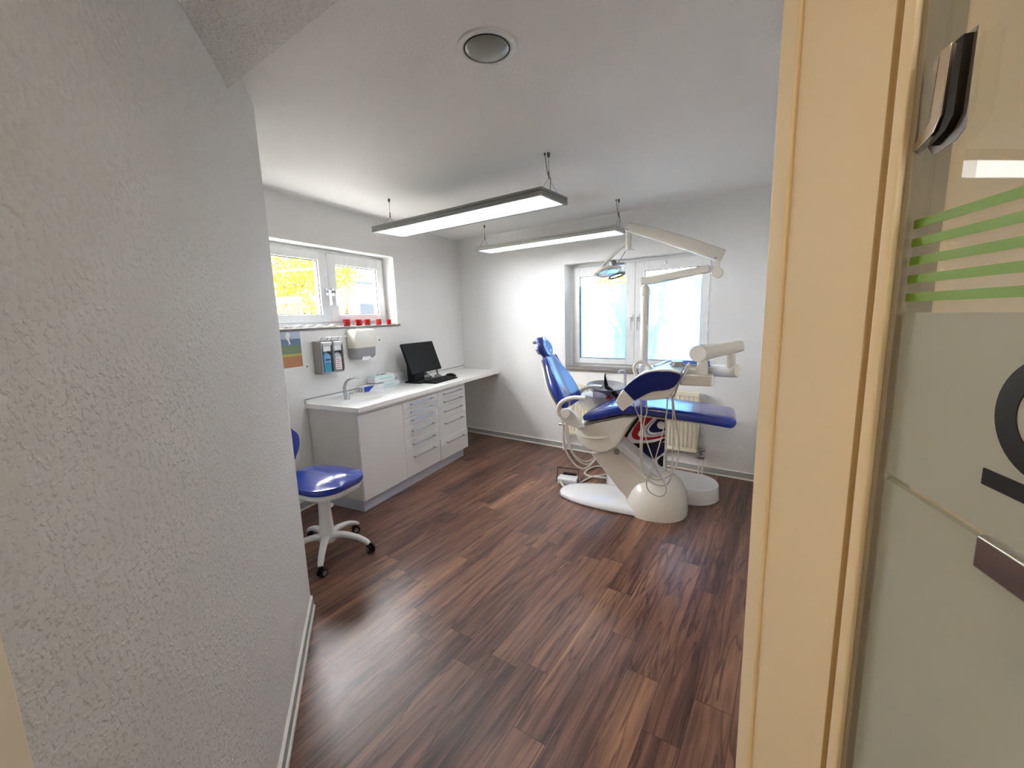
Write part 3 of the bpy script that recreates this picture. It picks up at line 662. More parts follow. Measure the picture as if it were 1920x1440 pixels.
prism(bm, [(-2.515, 1.385), (-2.522, 1.41), (-2.508, 1.436), (-2.488, 1.438), (-2.478, 1.412), (-2.492, 1.395), (-2.484, 1.350), (-2.494, 1.338), (-2.502, 1.372)], 0.0036, 0.004, 'yz', None, 5)
obj('picture', bm, [PSKY, PSEA, PGREEN, PYEL, PBROWN, PAPER], t)
bm = NB(); lathe(bm, [(0.006, 0), (0.006, 0.004), (0.003, 0.006)], (0.0, -2.355, 1.155), 12, (1, 0, 0)); tag(obj('wall_screw', bm, WIREM), 'tiny grey screw head in the wall beside the landscape picture', 'screw')
bm = NB(); lathe(bm, [(0.007, 0), (0.007, 0.006), (0.004, 0.010)], (0.0, -1.515, 1.318), 12, (1, 0, 0)); tag(obj('wall_screw', bm, WIREM), 'tiny grey screw head in the wall right of the towel dispenser', 'screw')
# glasses on the sill
posn = ('first red candle glass on the sill from the left', 'second red candle glass from the left, close to the third', 'third red candle glass, middle of the five', 'fourth red candle glass from the left on the sill', 'small red candle glass nearest the right window reveal')
for (y, r, hh), lb in zip(((-1.845, 0.030, 0.062), (-1.700, 0.030, 0.058), (-1.590, 0.028, 0.058), (-1.438, 0.027, 0.056), (-1.290, 0.023, 0.050)), posn):
    t = thing('candle_glass', lb, 'candle glass', (-0.06, y, W0), 'red candle glasses on the left window sill')
    bm = NB(); lathe(bm, [(r * .9, 0.0), (r, 0.004), (r, hh), (r - 0.003, hh), (r - 0.004, 0.006), (0.0, 0.005)], (-0.06, y, W0), 24); obj('glass', bm, REDGLASS, t)
    bm = NB(); lathe(bm, [(r - 0.006, 0.007), (r - 0.006, hh * 0.55), (0.0, hh * 0.55)], (-0.06, y, W0), 20); obj('wax', bm, PAPER, t)
posn = ('white plaster jaw model at the left end of the window sill', 'second white jaw model from the left on the sill', 'middle white jaw model of the five on the sill', 'fourth white jaw model from the left on the sill', 'white jaw model just left of the red glasses')
for (y, s), lb in zip(((-2.440, 1), (-2.345, 1.05), (-2.250, 1), (-2.145, 0.9), (-2.012, 0.85)), posn):
    t = thing('jaw_model', lb, 'dental model', (-0.06, y, W0), 'plaster jaw models on the left window sill')
    bm = NB(); prism(bm, [(-0.06 + x * s, y + yy * s) for x, yy in ((-0.025, -0.03), (-0.025, 0.03), (0.005, 0.034), (0.028, 0.018), (0.034, 0), (0.028, -0.018), (0.005, -0.034))], W0, W0 + 0.016 * s, 'xy'); obj('model_base', bm, PALE, t, bevel=0.002)
    bm = NB()
    for k in range(9):
        a = radians(-80 + 20 * k); lathe(bm, [(0.0055, 0), (0.006, 0.006), (0.003, 0.011)], (-0.06 + s * (-0.004 + 0.030 * cos(a)), y + s * 0.024 * sin(a), W0 + 0.016 * s), 8)
    obj('teeth', bm, PAPER, t)
# small cord at right of window 1
bm = NB(); tube(bm, [(-0.10, -1.262, 1.62), (-0.10, -1.262, 1.56), (-0.098, -1.268, 1.50), (-0.097, -1.275, 1.485)], 0.0022, 6); obj('pull_cord', bm, WIREM, wn1)

# ------------------------------------------------------------------ radiator
t = thing('panel_radiator', 'cream ribbed panel radiator on the wall under the wide window', 'radiator', FB @ Vector((2.24, -0.08, 0.2)))
bm = NB(); x0, x1, z0, z1 = 1.565, 2.922, 0.205, 0.765
box(bm, (x0 + .01, -0.045, z0 + .01), (x1 - .01, -0.035, z1 - .01), FB)
n = 34; step = (x1 - x0 - 0.03) / n; prof = [(x0, -0.085), (x0 + 0.012, -0.098)]
for i in range(n):
    a = x0 + 0.015 + i * step; prof += [(a + step * .18, -0.098), (a + step * .3, -0.086), (a + step * .62, -0.086), (a + step * .74, -0.098)]
prof += [(x1 - 0.012, -0.098), (x1, -0.085), (x1, -0.075), (x0, -0.075)]
prism(bm, prof, z0 + 0.035, z1 - 0.03, 'xy', FB)
box(bm, (x0, -0.099, z0), (x1, -0.075, z0 + 0.034), FB); box(bm, (x0, -0.099, z1 - 0.029), (x1, -0.075, z1 - .004), FB)
obj('panel', bm, RAD, t, bevel=0.002)
bm = NB(); box(bm, (x0 - 0.003, -0.101, z1 - 0.004), (x1 + 0.003, -0.034, z1 + 0.004), FB); box(bm, (x0 - 0.006, -0.101, z0), (x0, -0.034, z1), FB); box(bm, (x1, -0.101, z0), (x1 + 0.006, -0.034, z1), FB); obj('cover_grille', bm, RAD, t, bevel=0.002)
bm = NB(); box(bm, (1.75, -0.035, 0.3), (1.80, 0, 0.65), FB); obj('bracket', bm, RAD, t)
bm = NB(); box(bm, (2.70, -0.035, 0.3), (2.75, 0, 0.65), FB); obj('bracket', bm, RAD, t)
bm = NB(); tube(bm, [FB @ Vector((2.93, -0.062, 0.235)), FB @ Vector((2.995, -0.062, 0.235))], 0.013, 12); tube(bm, [FB @ Vector((2.955, -0.062, 0.25)), FB @ Vector((2.955, -0.062, 0.15))], 0.013, 12); tube(bm, [FB @ Vector((2.93, -0.062, 0.165)), FB @ Vector((2.99, -0.062, 0.165))], 0.016, 12); obj('valve', bm, STEEL, t)
bm = NB()
for s in (2.945, 2.975): tube(bm, [FB @ Vector((s, -0.062, 0.16)), FB @ Vector((s, -0.062, 0.0))], 0.008, 10)
obj('pipe', bm, BASEWHITE, t)
bm = NB(); tube(bm, [FB @ Vector((1.50, -0.07, 0.30)), FB @ Vector((1.565, -0.07, 0.30))], 0.016, 12); tube(bm, [FB @ Vector((1.525, -0.07, 0.33)), FB @ Vector((1.525, -0.07, 0.21))], 0.013, 12); tube(bm, [FB @ Vector((1.47, -0.07, 0.30)), FB @ Vector((1.50, -0.07, 0.30))], 0.020, 12); obj('valve', bm, STEEL, t)
bm = NB()
for s in (1.515, 1.54): tube(bm, [FB @ Vector((s, -0.07, 0.22)), FB @ Vector((s, -0.07, 0.0))], 0.008, 10)
obj('pipe', bm, BASEWHITE, t)

# ------------------------------------------------------------------ dental chair
YC = -1.43
t = thing('dental_chair', 'white dental chair with royal blue cushions in the middle of the room', 'dental chair', (2.35, YC, 0))
# floor plate: elongated, low, rising towards the dome
def plate(secs, n=28, e=2.6):
    return [[Vector((cx + a * sgp(cos(2 * pi * j / n), 2 / e), cy_ + b_ * sgp(sin(2 * pi * j / n), 2 / e), z)) for j in range(n)] for cx, cy_, a, b_, z in secs]
bm = NB(); loft(bm, plate([(2.335, YC, 0.490, 0.232, 0.0), (2.335, YC, 0.500, 0.242, 0.012), (2.335, YC, 0.496, 0.240, 0.034), (2.345, YC, 0.480, 0.225, 0.050), (2.36, YC, 0.44, 0.19, 0.060), (2.38, YC, 0.36, 0.14, 0.066), (2.38, YC, 0.1, 0.05, 0.068)])); 
for v in bm.verts: v.co.y = YC + (v.co.y - YC) * (0.93 + 0.16 * max(-1, min(1, (v.co.x - 2.335) / 0.5)))
obj('base_plate', bm, DWHITE2, t)
bm = NB(); lathe(bm, [(0.024, 0), (0.024, 0.004), (0.0, 0.005)], (1.925, YC - 0.02, 0.052), 24); obj('foot_switch', bm, BLACK, t)
# dome
bm = NB(); secs = []
for k in range(11):
    a = k / 10 * pi / 2; secs.append((2.618 + 0.012 * sin(a), YC - 0.005, 0.228 * cos(a) ** 0.62 + 0.004, 0.250 * cos(a) ** 0.62 + 0.004, 0.282 * sin(a)))
loft(bm, plate(secs, 36, 2.3)); obj('base_dome', bm, DWHITE, t)
# lift arm
bm = NB(); prism(bm, [(2.130, 0.430), (2.300, 0.480), (2.420, 0.400), (2.735, 0.140), (2.60, 0.05), (2.44, 0.06)], YC - 0.145, YC + 0.05, 'xz'); obj('lift_arm', bm, DWHITE, t, bevel=0.012, seg=3)
bm = NB(); prism(bm, [(2.24, 0.48), (2.34, 0.52), (2.44, 0.44), (2.80, 0.17), (2.72, 0.06), (2.56, 0.10)], YC - 0.06, YC + 0.14, 'xz'); obj('lift_arm_cover', bm, DWHITE2, t, bevel=0.02, seg=3)
bm = NB(); lathe(bm, [(0.0, -0.008), (0.018, -0.008), (0.020, 0.0), (0.020, 0.02)], (2.345, YC - 0.158, 0.470), 16, (0, -1, 0)); obj('pivot_bolt', bm, STEEL, t)
# seat shell
bm = NB()
shell = [(2.037, 0.655), (2.113, 0.670), (2.416, 0.770), (2.50, 0.765), (2.455, 0.705), (2.395, 0.600), (2.350, 0.520), (2.290, 0.475), (2.212, 0.458), (2.120, 0.478), (2.060, 0.530), (2.035, 0.590)]
def insetpoly(P, s, c=(2.24, 0.62)): return [(c[0] + (x - c[0]) * s, c[1] + (z - c[1]) * s) for x, z in P]
loft(bm, [[Vector((x, y, z)) for x, z in insetpoly(shell, s)] for y, s in ((YC - 0.232, 0.90), (YC - 0.218, 0.97), (YC - 0.19, 1.0), (YC + 0.19, 1.0), (YC + 0.218, 0.97), (YC + 0.232, 0.90))])
obj('seat_shell', bm, DWHITE, t, angle=50)
bm = NB(); sweep(bm, [(2.06, YC - 0.226, 0.585), (2.16, YC - 0.234, 0.578), (2.26, YC - 0.232, 0.592), (2.34, YC - 0.222, 0.612)], [(0.006, 0.006), (0.008, 0.014), (0.008, 0.014), (0.004, 0.004)], W=(0, 1, 0), smooth=4, n=10); obj('shell_rib', bm, DWHITE, t)
bm = NB(); prism(bm, [(2.115, 0.672), (2.418, 0.766), (2.418, 0.776), (2.108, 0.684)], YC - 0.225, YC + 0.225, 'xz'); obj('cushion_rail', bm, SATIN, t)
# seat and leg cushions
bm = NB(); sweep(bm, [(2.105, YC, 0.718), (2.20, YC, 0.752), (2.32, YC, 0.795), (2.41, YC, 0.815), (2.455, YC, 0.812)], [(0.40, 0.055), (0.48, 0.080), (0.505, 0.085), (0.49, 0.082), (0.48, 0.080)], e=5, smooth=4, n=36, endround=0.018); obj('seat_cushion', bm, BLUE, t, angle=60)
bm = NB(); sweep(bm, [(2.455, YC, 0.812), (2.56, YC, 0.812), (2.75, YC, 0.797), (2.95, YC, 0.777), (3.09, YC, 0.760)], [(0.475, 0.074), (0.465, 0.072), (0.45, 0.072), (0.43, 0.078), (0.40, 0.086)], e=5, smooth=4, n=36, endround=0.045); obj('leg_rest', bm, BLUE, t, angle=60)
bm = NB(); prism(bm, [(2.44, 0.772), (3.02, 0.735), (3.02, 0.728), (2.44, 0.762)], YC - 0.17, YC + 0.17, 'xz'); obj('leg_rest_pan', bm, DWHITE, t)
# backrest
bk = [(1.945, 0.800), (1.915, 0.850), (1.868, 0.935), (1.820, 1.030), (1.785, 1.110), (1.765, 1.160)]
bw = [(0.43, 0.070), (0.47, 0.085), (0.46, 0.088), (0.36, 0.085), (0.27, 0.075), (0.24, 0.060)]
bm = NB(); sweep(bm, [(x, YC, z) for x, z in bk], bw, e=3.4, smooth=5, n=36, endround=0.02)
for v in bm.verts:      # dished lying surface
    q = (v.co.x - 1.86) * 0.885 + (v.co.z - 0.98) * 0.465
    if q > 0.012: v.co.x -= 0.030 * max(0.0, 1 - (abs(v.co.y - YC) / 0.17) ** 2)
obj('backrest', bm, BLUE, t, angle=60)
bm = NB(); sweep(bm, [(x - 0.044, YC, z - 0.022) for x, z in bk], [(a - 0.01, 0.022) for a, _ in bw], e=4, smooth=5, n=28, endround=0.01); obj('backrest_shell', bm, DWHITE, t)
# headrest
bm = NB(); sweep(bm, [(1.738, YC, 1.178), (1.722, YC, 1.215), (1.702, YC, 1.262), (1.682, YC, 1.308)], [(0.15, 0.06), (0.22, 0.075), (0.235, 0.078), (0.17, 0.062)], e=2.6, smooth=5, n=32, endround=0.022)
for v in bm.verts:
    q = (v.co.x - 1.71) * 0.91 + (v.co.z - 1.243) * 0.41
    if q > 0.01: v.co.x -= 0.022 * max(0.0, 1 - ((v.co.y - YC) / 0.075) ** 2 - ((v.co.z - 1.243) / 0.06) ** 2)
hr = obj('headrest', bm, BLUE, t, angle=60)
bm = NB(); sweep(bm, [(1.683, YC, 1.20), (1.668, YC, 1.235), (1.655, YC, 1.27)], [(0.09, 0.05), (0.11, 0.06), (0.08, 0.04)], e=3, smooth=4, n=20, endround=0.01); obj('headrest_joint', bm, SATIN, t)
bm = NB(); box(bm, (1.700, YC - 0.03, 1.12), (1.712, YC + 0.03, 1.24)); obj('headrest_slide', bm, STEEL, t)
bm = NB(); lathe(bm, [(0.012, -0.06), (0.012, 0.06)], (1.640, YC, 1.288), 12, (0, 1, 0)); obj('headrest_knob', bm, STEEL, t)
# armrests
for s in (-1, 1):
    ya = YC + s * 0.262
    bm = NB(); sweep(bm, [(1.930, ya, 0.745), (1.918, ya, 0.790), (1.938, ya, 0.840), (1.985, ya, 0.873), (2.05, ya, 0.890), (2.122, ya, 0.889)], [(0.045, 0.035), (0.05, 0.036), (0.055, 0.034), (0.058, 0.032), (0.060, 0.030), (0.058, 0.028)], smooth=5, e=3, n=20, endround=0.006)
    ar = obj('armrest', bm, DWHITE, t)
    bm = NB(); prism(bm, [(1.915, 0.745), (1.945, 0.800), (2.00, 0.805), (2.045, 0.775), (2.085, 0.715), (2.125, 0.668), (2.08, 0.652), (2.00, 0.672), (1.945, 0.705)], ya - 0.018, ya + 0.018, 'xz'); obj('arm_bracket', bm, DWHITE, t, bevel=0.008)
    bm = NB(); lathe(bm, [(0.040, 0.0), (0.040, 0.012), (0.034, 0.018), (0.0, 0.019)], (1.983, ya + s * 0.012, 0.768), 28, (0, s, 0)); obj('hub_cap', bm, DWHITE, t)
# hoses from the near armrest hub
bm = NB()
tube(bm, [(1.922, -1.62, 0.735), (1.922, -1.60, 0.652), (1.925, -1.60, 0.498), (1.964, -1.60, 0.392), (2.025, -1.60, 0.320), (2.09, -1.60, 0.302), (2.146, -1.585, 0.340), (2.20, -1.56, 0.42)], 0.008, 10, smooth=6)
tube(bm, [(1.930, -1.56, 0.735), (1.930, -1.54, 0.652), (1.935, -1.54, 0.510), (1.975, -1.54, 0.405), (2.035, -1.54, 0.335), (2.10, -1.54, 0.318), (2.15, -1.53, 0.350), (2.21, -1.52, 0.43)], 0.008, 10, smooth=6)
tube(bm, [(1.945, -1.57, 0.70), (1.941, -1.55, 0.619), (1.966, -1.55, 0.444), (2.032, -1.55, 0.362), (2.098, -1.55, 0.348), (2.15, -1.55, 0.376), (2.20, -1.53, 0.44)], 0.006, 10, smooth=6)
obj('supply_hose', bm, HOSE, t)

# ------------------------------------------------------------------ spittoon unit
t = thing('spittoon_unit', 'white treatment unit column with colourful swirl print and spittoon behind the dental chair', 'dental unit', (2.45, -1.08, 0))
ax = [(2.50, -1.055), (2.93, -1.105)]
bm = NB()
def capsule(x0, x1, r0, r1, yc, z, n=14):
    out = [Vector((x1 + r1 * cos(radians(-90 + 180 * i / n)), yc[1] + r1 * sin(radians(-90 + 180 * i / n)), z)) for i in range(n + 1)]
    out += [Vector((x0 + r0 * cos(radians(90 + 180 * i / n)), yc[0] + r0 * sin(radians(90 + 180 * i / n)), z)) for i in range(n + 1)]
    return out
yc = (-1.02, -1.105)
loft(bm, [capsule(2.36, 2.865, 0.22, 0.192, yc, 0.0), capsule(2.36, 2.868, 0.225, 0.197, yc, 0.01), capsule(2.36, 2.862, 0.222, 0.194, yc, 0.122), capsule(2.36, 2.86, 0.215, 0.187, yc, 0.130)])
obj('floor_base', bm, DWHITE2, t, angle=30)
bm = NB(); loft(bm, [[Vector((x, y, z)) for x, y in rr(cx, -1.045, wx, wy, 0.06)] for cx, wx, wy, z in ((2.44, 0.42, 0.26, 0.128), (2.43, 0.43, 0.28, 0.35), (2.41, 0.46, 0.30, 0.60), (2.39, 0.50, 0.32, 0.70), (2.38, 0.50, 0.32, 0.72))]); obj('column', bm, DWHITE2, t)
# printed front: flat colour fields on a white panel, all one part
bm = NB(); y = -1.205
panel = [(2.20, 0.68), (2.655, 0.68), (2.650, 0.135), (2.22, 0.135)]
prism(bm, panel, y + 0.004, y - 0.001, 'xz', None, 0)
def ribbon(outp, inp, lay, mi, res=5):
    a = smooth_path([(p[0], 0, p[1]) for p in outp], res); b_ = smooth_path([(p[0], 0, p[1]) for p in inp], res); n = 28
    def samp(P, i): f = i / n * (len(P) - 1); k = min(int(f), len(P) - 2); return P[k].lerp(P[k + 1], f - k)
    va = [bm.verts.new(Vector((samp(a, i).x, y - 0.001 - lay * 0.0006, samp(a, i).z))) for i in range(n + 1)]
    vb = [bm.verts.new(Vector((samp(b_, i).x, y - 0.001 - lay * 0.0006, samp(b_, i).z))) for i in range(n + 1)]
    for i in range(n): bm.faces.new((va[i], vb[i], vb[i + 1], va[i + 1])).material_index = mi
def field(P, lay, mi):
    bm.faces.new([bm.verts.new(Vector((x, y - 0.001 - lay * 0.0006, z))) for x, z in P]).material_index = mi
ribbon([(2.435, 0.67), (2.343, 0.535), (2.30, 0.442), (2.367, 0.383), (2.454, 0.396), (2.525, 0.416), (2.607, 0.447), (2.648, 0.478)], [(2.46, 0.66), (2.379, 0.538), (2.344, 0.466), (2.35, 0.440), (2.381, 0.431), (2.453, 0.435), (2.56, 0.455), (2.648, 0.500)], 1, 1)
ribbon([(2.475, 0.665), (2.422, 0.592), (2.39, 0.528), (2.387, 0.493), (2.406, 0.468), (2.453, 0.463), (2.53, 0.471), (2.648, 0.509)], [(2.56, 0.665), (2.507, 0.603), (2.465, 0.562), (2.437, 0.517), (2.445, 0.495), (2.488, 0.492), (2.558, 0.499), (2.648, 0.533)], 1, 2)
ribbon([(2.590, 0.665), (2.528, 0.612), (2.497, 0.564), (2.501, 0.527), (2.523, 0.51), (2.558, 0.51), (2.648, 0.538)], [(2.60, 0.66), (2.543, 0.612), (2.512, 0.564), (2.515, 0.54), (2.53, 0.523), (2.56, 0.52), (2.648, 0.548)], 1, 3)
field([(2.595, 0.662), (2.565, 0.625), (2.542, 0.598), (2.528, 0.575), (2.524, 0.556), (2.534, 0.541), (2.557, 0.537), (2.591, 0.541), (2.648, 0.560), (2.648, 0.662)], 1, 4)
field([(2.382, 0.383), (2.432, 0.388), (2.447, 0.365), (2.449, 0.33), (2.47, 0.306), (2.49, 0.285), (2.43, 0.30), (2.30, 0.35), (2.32, 0.37)], 1, 5)
field([(2.463, 0.397), (2.55, 0.425), (2.646, 0.466), (2.647, 0.384), (2.617, 0.350), (2.569, 0.314), (2.552, 0.265), (2.506, 0.299), (2.469, 0.344)], 1, 6)
field([(2.640, 0.354), (2.640, 0.262), (2.622, 0.250), (2.601, 0.276), (2.592, 0.302), (2.615, 0.335)], 1, 1)
field([(2.24, 0.24), (2.26, 0.30), (2.36, 0.28), (2.42, 0.22), (2.40, 0.15), (2.25, 0.15)], 1, 2)
cc = Vector((2.617, y - 0.0022, 0.604)); vs = [bm.verts.new(cc + Vector((0.032 * cos(2 * pi * j / 24), 0, 0.032 * sin(2 * pi * j / 24)))) for j in range(24)]; bm.faces.new(vs).material_index = 0
bmesh.ops.rotate(bm, verts=bm.verts, cent=(2.43, y, 0.4), matrix=Matrix.Rotation(0, 3, 'Z'))
obj('printed_panel', bm, [PRWHITE, PRBLACK, RED, LILAC, NAVY, ORANGE, PRNAVY], t)
# small spittoon head behind the seat
bm = NB(); loft(bm, [[Vector((x, y_, z)) for x, y_ in rr(cx, -1.00, wx, wy, 0.07)] for cx, wx, wy, z in ((2.28, 0.34, 0.22, 0.70), (2.18, 0.48, 0.26, 0.745), (2.15, 0.52, 0.28, 0.775), (2.15, 0.50, 0.26, 0.79))]); obj('unit_head', bm, DWHITE2, t)
bm = NB(); lathe(bm, [(0.055, 0.0), (0.09, 0.012), (0.135, 0.045), (0.165, 0.085), (0.172, 0.092), (0.166, 0.094), (0.13, 0.052), (0.085, 0.022), (0.0, 0.014)], (2.125, -1.02, 0.79), 48, (0.06, -0.10, 1)); obj('basin', bm, TANK, t)
bm = NB(); lathe(bm, [(0.060, 0), (0.064, 0.012), (0.064, 0.040), (0.055, 0.052), (0.0, 0.056)], (2.10, -1.12, 0.795), 28); obj('cuspidor_bowl', bm, DWHITE2, t)
bm = NB(); tube(bm, [(2.300, -1.07, 0.78), (2.300, -1.07, 1.00), (2.296, -1.07, 1.018), (2.280, -1.08, 1.022), (2.256, -1.09, 1.018)], 0.0105, 12); lathe(bm, [(0.013, 0), (0.013, 0.018)], (2.262, -1.088, 1.008), 14, (-1, -.3, 0)); obj('cup_filler', bm, DWHITE2, t)
bm = NB(); sweep(bm, [(2.150, -1.12, 0.995), (2.139, -1.12, 0.988), (2.143, -1.12, 0.94), (2.152, -1.12, 0.890), (2.165, -1.13, 0.872)], [(0.010, 0.008), (0.012, 0.010), (0.018, 0.022), (0.022, 0.036), (0.022, 0.034)], smooth=3, n=14)
sweep(bm, [(2.150, -1.12, 0.885), (2.19, -1.14, 0.865), (2.25, -1.17, 0.822), (2.28, -1.18, 0.80)], [(0.020, 0.030), (0.022, 0.034), (0.022, 0.036), (0.022, 0.03)], smooth=3, n=14); obj('suction_handpiece', bm, BLACK, t)
bm = NB(); box(bm, (2.17, -1.20, 0.79), (2.29, -1.16, 0.800)); obj('instrument_rest', bm, RED, t)
bm = NB()
for k, (x, dx) in enumerate(((2.20, 0.0), (2.23, 0.015), (2.26, 0.03))): lathe(bm, [(0.010, 0), (0.011, 0.05), (0.006, 0.075)], (x, -1.15, 0.785), 12, (0.35, 0, 1))
obj('handpiece_socket', bm, SATIN, t)

# ------------------------------------------------------------------ operating light
PX, PY = 2.475, -1.23
t = thing('operating_light', 'white jointed operating light arm rising behind the dental chair in front of the window', 'dental lamp', (PX, PY, 0.74))
bm = NB(); lathe(bm, [(0.038, 0.735), (0.038, 0.76), (0.031, 0.78), (0.031, 1.66)], (PX, PY, 0), 28); obj('post', bm, DWHITE, t)
bm = NB(); lathe(bm, [(0.034, 1.635), (0.038, 1.645), (0.038, 1.69), (0.028, 1.705), (0.020, 1.712), (0.020, 1.73)], (PX, PY, 0), 28); obj('post_collar', bm, DWHITE, t)
bm = NB(); sweep(bm, [(2.455, PY, 1.745), (2.55, PY - 0.01, 1.752), (2.75, PY - 0.03, 1.778), (2.915, PY - 0.06, 1.800)], [(0.060, 0.060), (0.064, 0.062), (0.062, 0.060), (0.058, 0.056)], e=3.2, n=24, endround=0.012); obj('lower_arm', bm, DWHITE, t)
JT = Vector((2.975, -1.29, 1.768))
bm = NB(); lathe(bm, [(0.0, -0.030), (0.034, -0.028), (0.038, -0.022), (0.038, 0.022), (0.034, 0.028), (0.0, 0.030)], JT, 28, (0.1, 1, 0)); sweep(bm, [(2.93, -1.29, 1.80), (2.955, -1.29, 1.785)], [(0.03, 0.04), (0.03, 0.05)], n=12); obj('elbow_joint', bm, DWHITE, t)
bm = NB(); sweep(bm, [JT + Vector((-0.005, 0, 0.02)), JT + Vector((0, 0, 0.085))], [(0.03, 0.036), (0.03, 0.034)], n=16); obj('elbow_neck', bm, DWHITE, t)
bm = NB(); sweep(bm, [(3.005, -1.30, 1.880), (2.80, -1.30, 1.972), (2.55, -1.30, 2.078), (2.345, -1.30, 2.150)], [(0.060, 0.088), (0.062, 0.088), (0.062, 0.084), (0.054, 0.066)], e=3.2, n=24, endround=0.004)
sa = obj('spring_arm', bm, DWHITE, t)
bm = NB(); lathe(bm, [(0.004, 0), (0.004, 0.003)], (2.962, -1.329, 1.868), 10, (0, -1, 0)); obj('arm_screw', bm, BLACK, sa)
bm = NB(); lathe(bm, [(0.004, 0), (0.004, 0.003)], (2.352, -1.327, 2.125), 10, (0, -1, 0)); obj('arm_screw', bm, BLACK, sa)
bm = NB(); sweep(bm, [(2.356, -1.30, 2.135), (2.358, -1.30, 2.07), (2.358, -1.30, 1.985)], [(0.036, 0.040), (0.038, 0.044), (0.036, 0.040)], e=3, n=18, endround=0.008); obj('yoke_post', bm, DWHITE, t)
bm = NB(); sweep(bm, [(2.352, -1.30, 2.030), (2.310, -1.30, 2.010), (2.250, -1.30, 1.962), (2.180, -1.30, 1.895), (2.140, -1.30, 1.835), (2.128, -1.30, 1.802)], [(0.026, 0.038), (0.028, 0.032), (0.032, 0.028), (0.045, 0.028), (0.06, 0.026), (0.07, 0.022)], smooth=5, e=3, n=18); obj('curved_bracket', bm, DWHITE, t)
# head: open oval reflector frame with bulb block and lower grip loop
def ovalring(bm, c, ax1, ax2, r1, r2, r, n=36, m=8):
    ax1 = Vector(ax1).normalized(); ax2 = Vector(ax2).normalized(); N_ = ax1.cross(ax2).normalized(); c = Vector(c); lp = []
    for i in range(n):
        a = 2 * pi * i / n; d = ax1 * (r1 * cos(a)) + ax2 * (r2 * sin(a)); o = d.normalized()
        lp.append([c + d + (o * cos(2 * pi * j / m) + N_ * sin(2 * pi * j / m)) * r for j in range(m)])
    loft(bm, lp, close=True)
bm = NB(); ovalring(bm, (2.205, -1.30, 1.830), (0.94, 0, 0.20), (0.10, 1, -0.10), 0.098, 0.130, 0.012)
hd = obj('head_frame', bm, DWHITE, t)
bm = NB(); lathe(bm, [(0.03, 0.020), (0.075, 0.006), (0.082, 0.010), (0.078, 0.016), (0.03, 0.030)], (2.205, -1.30, 1.815), 32, (-0.20, 0.1, 0.95), sy=1.35); obj('reflector', bm, CHROME, hd)
bm = NB(); lathe(bm, [(0.026, 0), (0.028, 0.02), (0.028, 0.055), (0.020, 0.065)], (2.250, -1.30, 1.850), 20, (-0.25, 0, 1)); obj('lamp_socket', bm, SATIN, hd)
bm = NB(); tube(bm, [(2.336, -1.30, 1.975), (2.30, -1.30, 1.92), (2.28, -1.30, 1.885)], 0.004, 8); box(bm, (2.262, -1.34, 1.872), (2.335, -1.26, 1.888)); obj('tilt_rod', bm, STEEL, hd)
bm = NB(); ovalring(bm, (2.275, -1.31, 1.795), (0.93, 0, 0.30), (0.10, 1, -0.1), 0.062, 0.05, 0.008); obj('grip', bm, SATIN, hd)
bm = NB(); tube(bm, [(2.37, -1.30, 1.985), (2.405, -1.30, 1.976)], 0.003, 6); obj('lock_lever', bm, STEEL, t)

# ------------------------------------------------------------------ instrument delivery unit
t = thing('instrument_unit', 'delivery unit with curved navy side panel and hanging hoses over the dental chair', 'dental unit', (2.66, -1.78, 0.93))
side = [(2.470, 0.985), (2.494, 1.066), (2.540, 1.104), (2.585, 1.127), (2.662, 1.143), (2.740, 1.143), (2.798, 1.128), (2.785, 1.06), (2.760, 1.0), (2.735, 0.962), (2.700, 0.945), (2.640, 0.935), (2.583, 0.929), (2.517, 0.933)]
bm = NB()
loft(bm, [[Vector((2.63 + (x - 2.63) * s, y_, 1.03 + (z - 1.03) * s)) for x, z in side] for y_, s in ((-1.862, 0.95), (-1.852, 0.985), (-1.835, 1.0), (-1.62, 1.0), (-1.60, 0.96))])
obj('body_shell', bm, DWHITE, t, angle=55)
bm = NB(); blue = [(2.442, 1.002), (2.475, 1.040), (2.511, 1.070), (2.545, 1.094), (2.579, 1.111), (2.615, 1.122), (2.652, 1.128), (2.727, 1.130), (2.765, 1.124), (2.796, 1.112), (2.790, 1.085), (2.783, 1.066), (2.772, 1.046), (2.756, 1.030), (2.730, 1.015), (2.698, 1.007), (2.665, 1.003), (2.632, 0.996), (2.598, 0.981), (2.565, 0.961), (2.540, 0.945), (2.517, 0.929), (2.485, 0.956)]
prism(bm, blue, -1.875, -1.860, 'xz'); obj('side_panel', bm, NAVY, t, bevel=0.003)
bm = NB(); prism(bm, [(2.443, 1.003), (2.519, 0.926), (2.480, 0.888), (2.441, 0.853), (2.418, 0.878), (2.392, 0.912), (2.410, 0.955)], -1.885, -1.66, 'xz'); obj('end_cap', bm, DWHITE, t, bevel=0.006, seg=3)
bm = NB(); tube(bm, [(2.518, -1.80, 1.075), (2.500, -1.80, 1.125), (2.504, -1.80, 1.160), (2.528, -1.80, 1.180), (2.560, -1.80, 1.178), (2.592, -1.80, 1.155), (2.612, -1.80, 1.125)], 0.0115, 12, smooth=5); hdl = obj('grab_handle', bm, DWHITE, t)
bm = NB(); lathe(bm, [(0.011, 0), (0.014, 0.04), (0.012, 0.10), (0.007, 0.12)], (2.795, -1.83, 1.075), 14, (0.45, 0, 1)); obj('syringe_handpiece', bm, CHROME, t)
bm = NB(); prism(bm, [(2.798, 1.10), (2.806, 1.10), (2.762, 0.962), (2.750, 0.962)], -1.85, -1.83, 'xz'); obj('holder_edge', bm, SATIN, t)
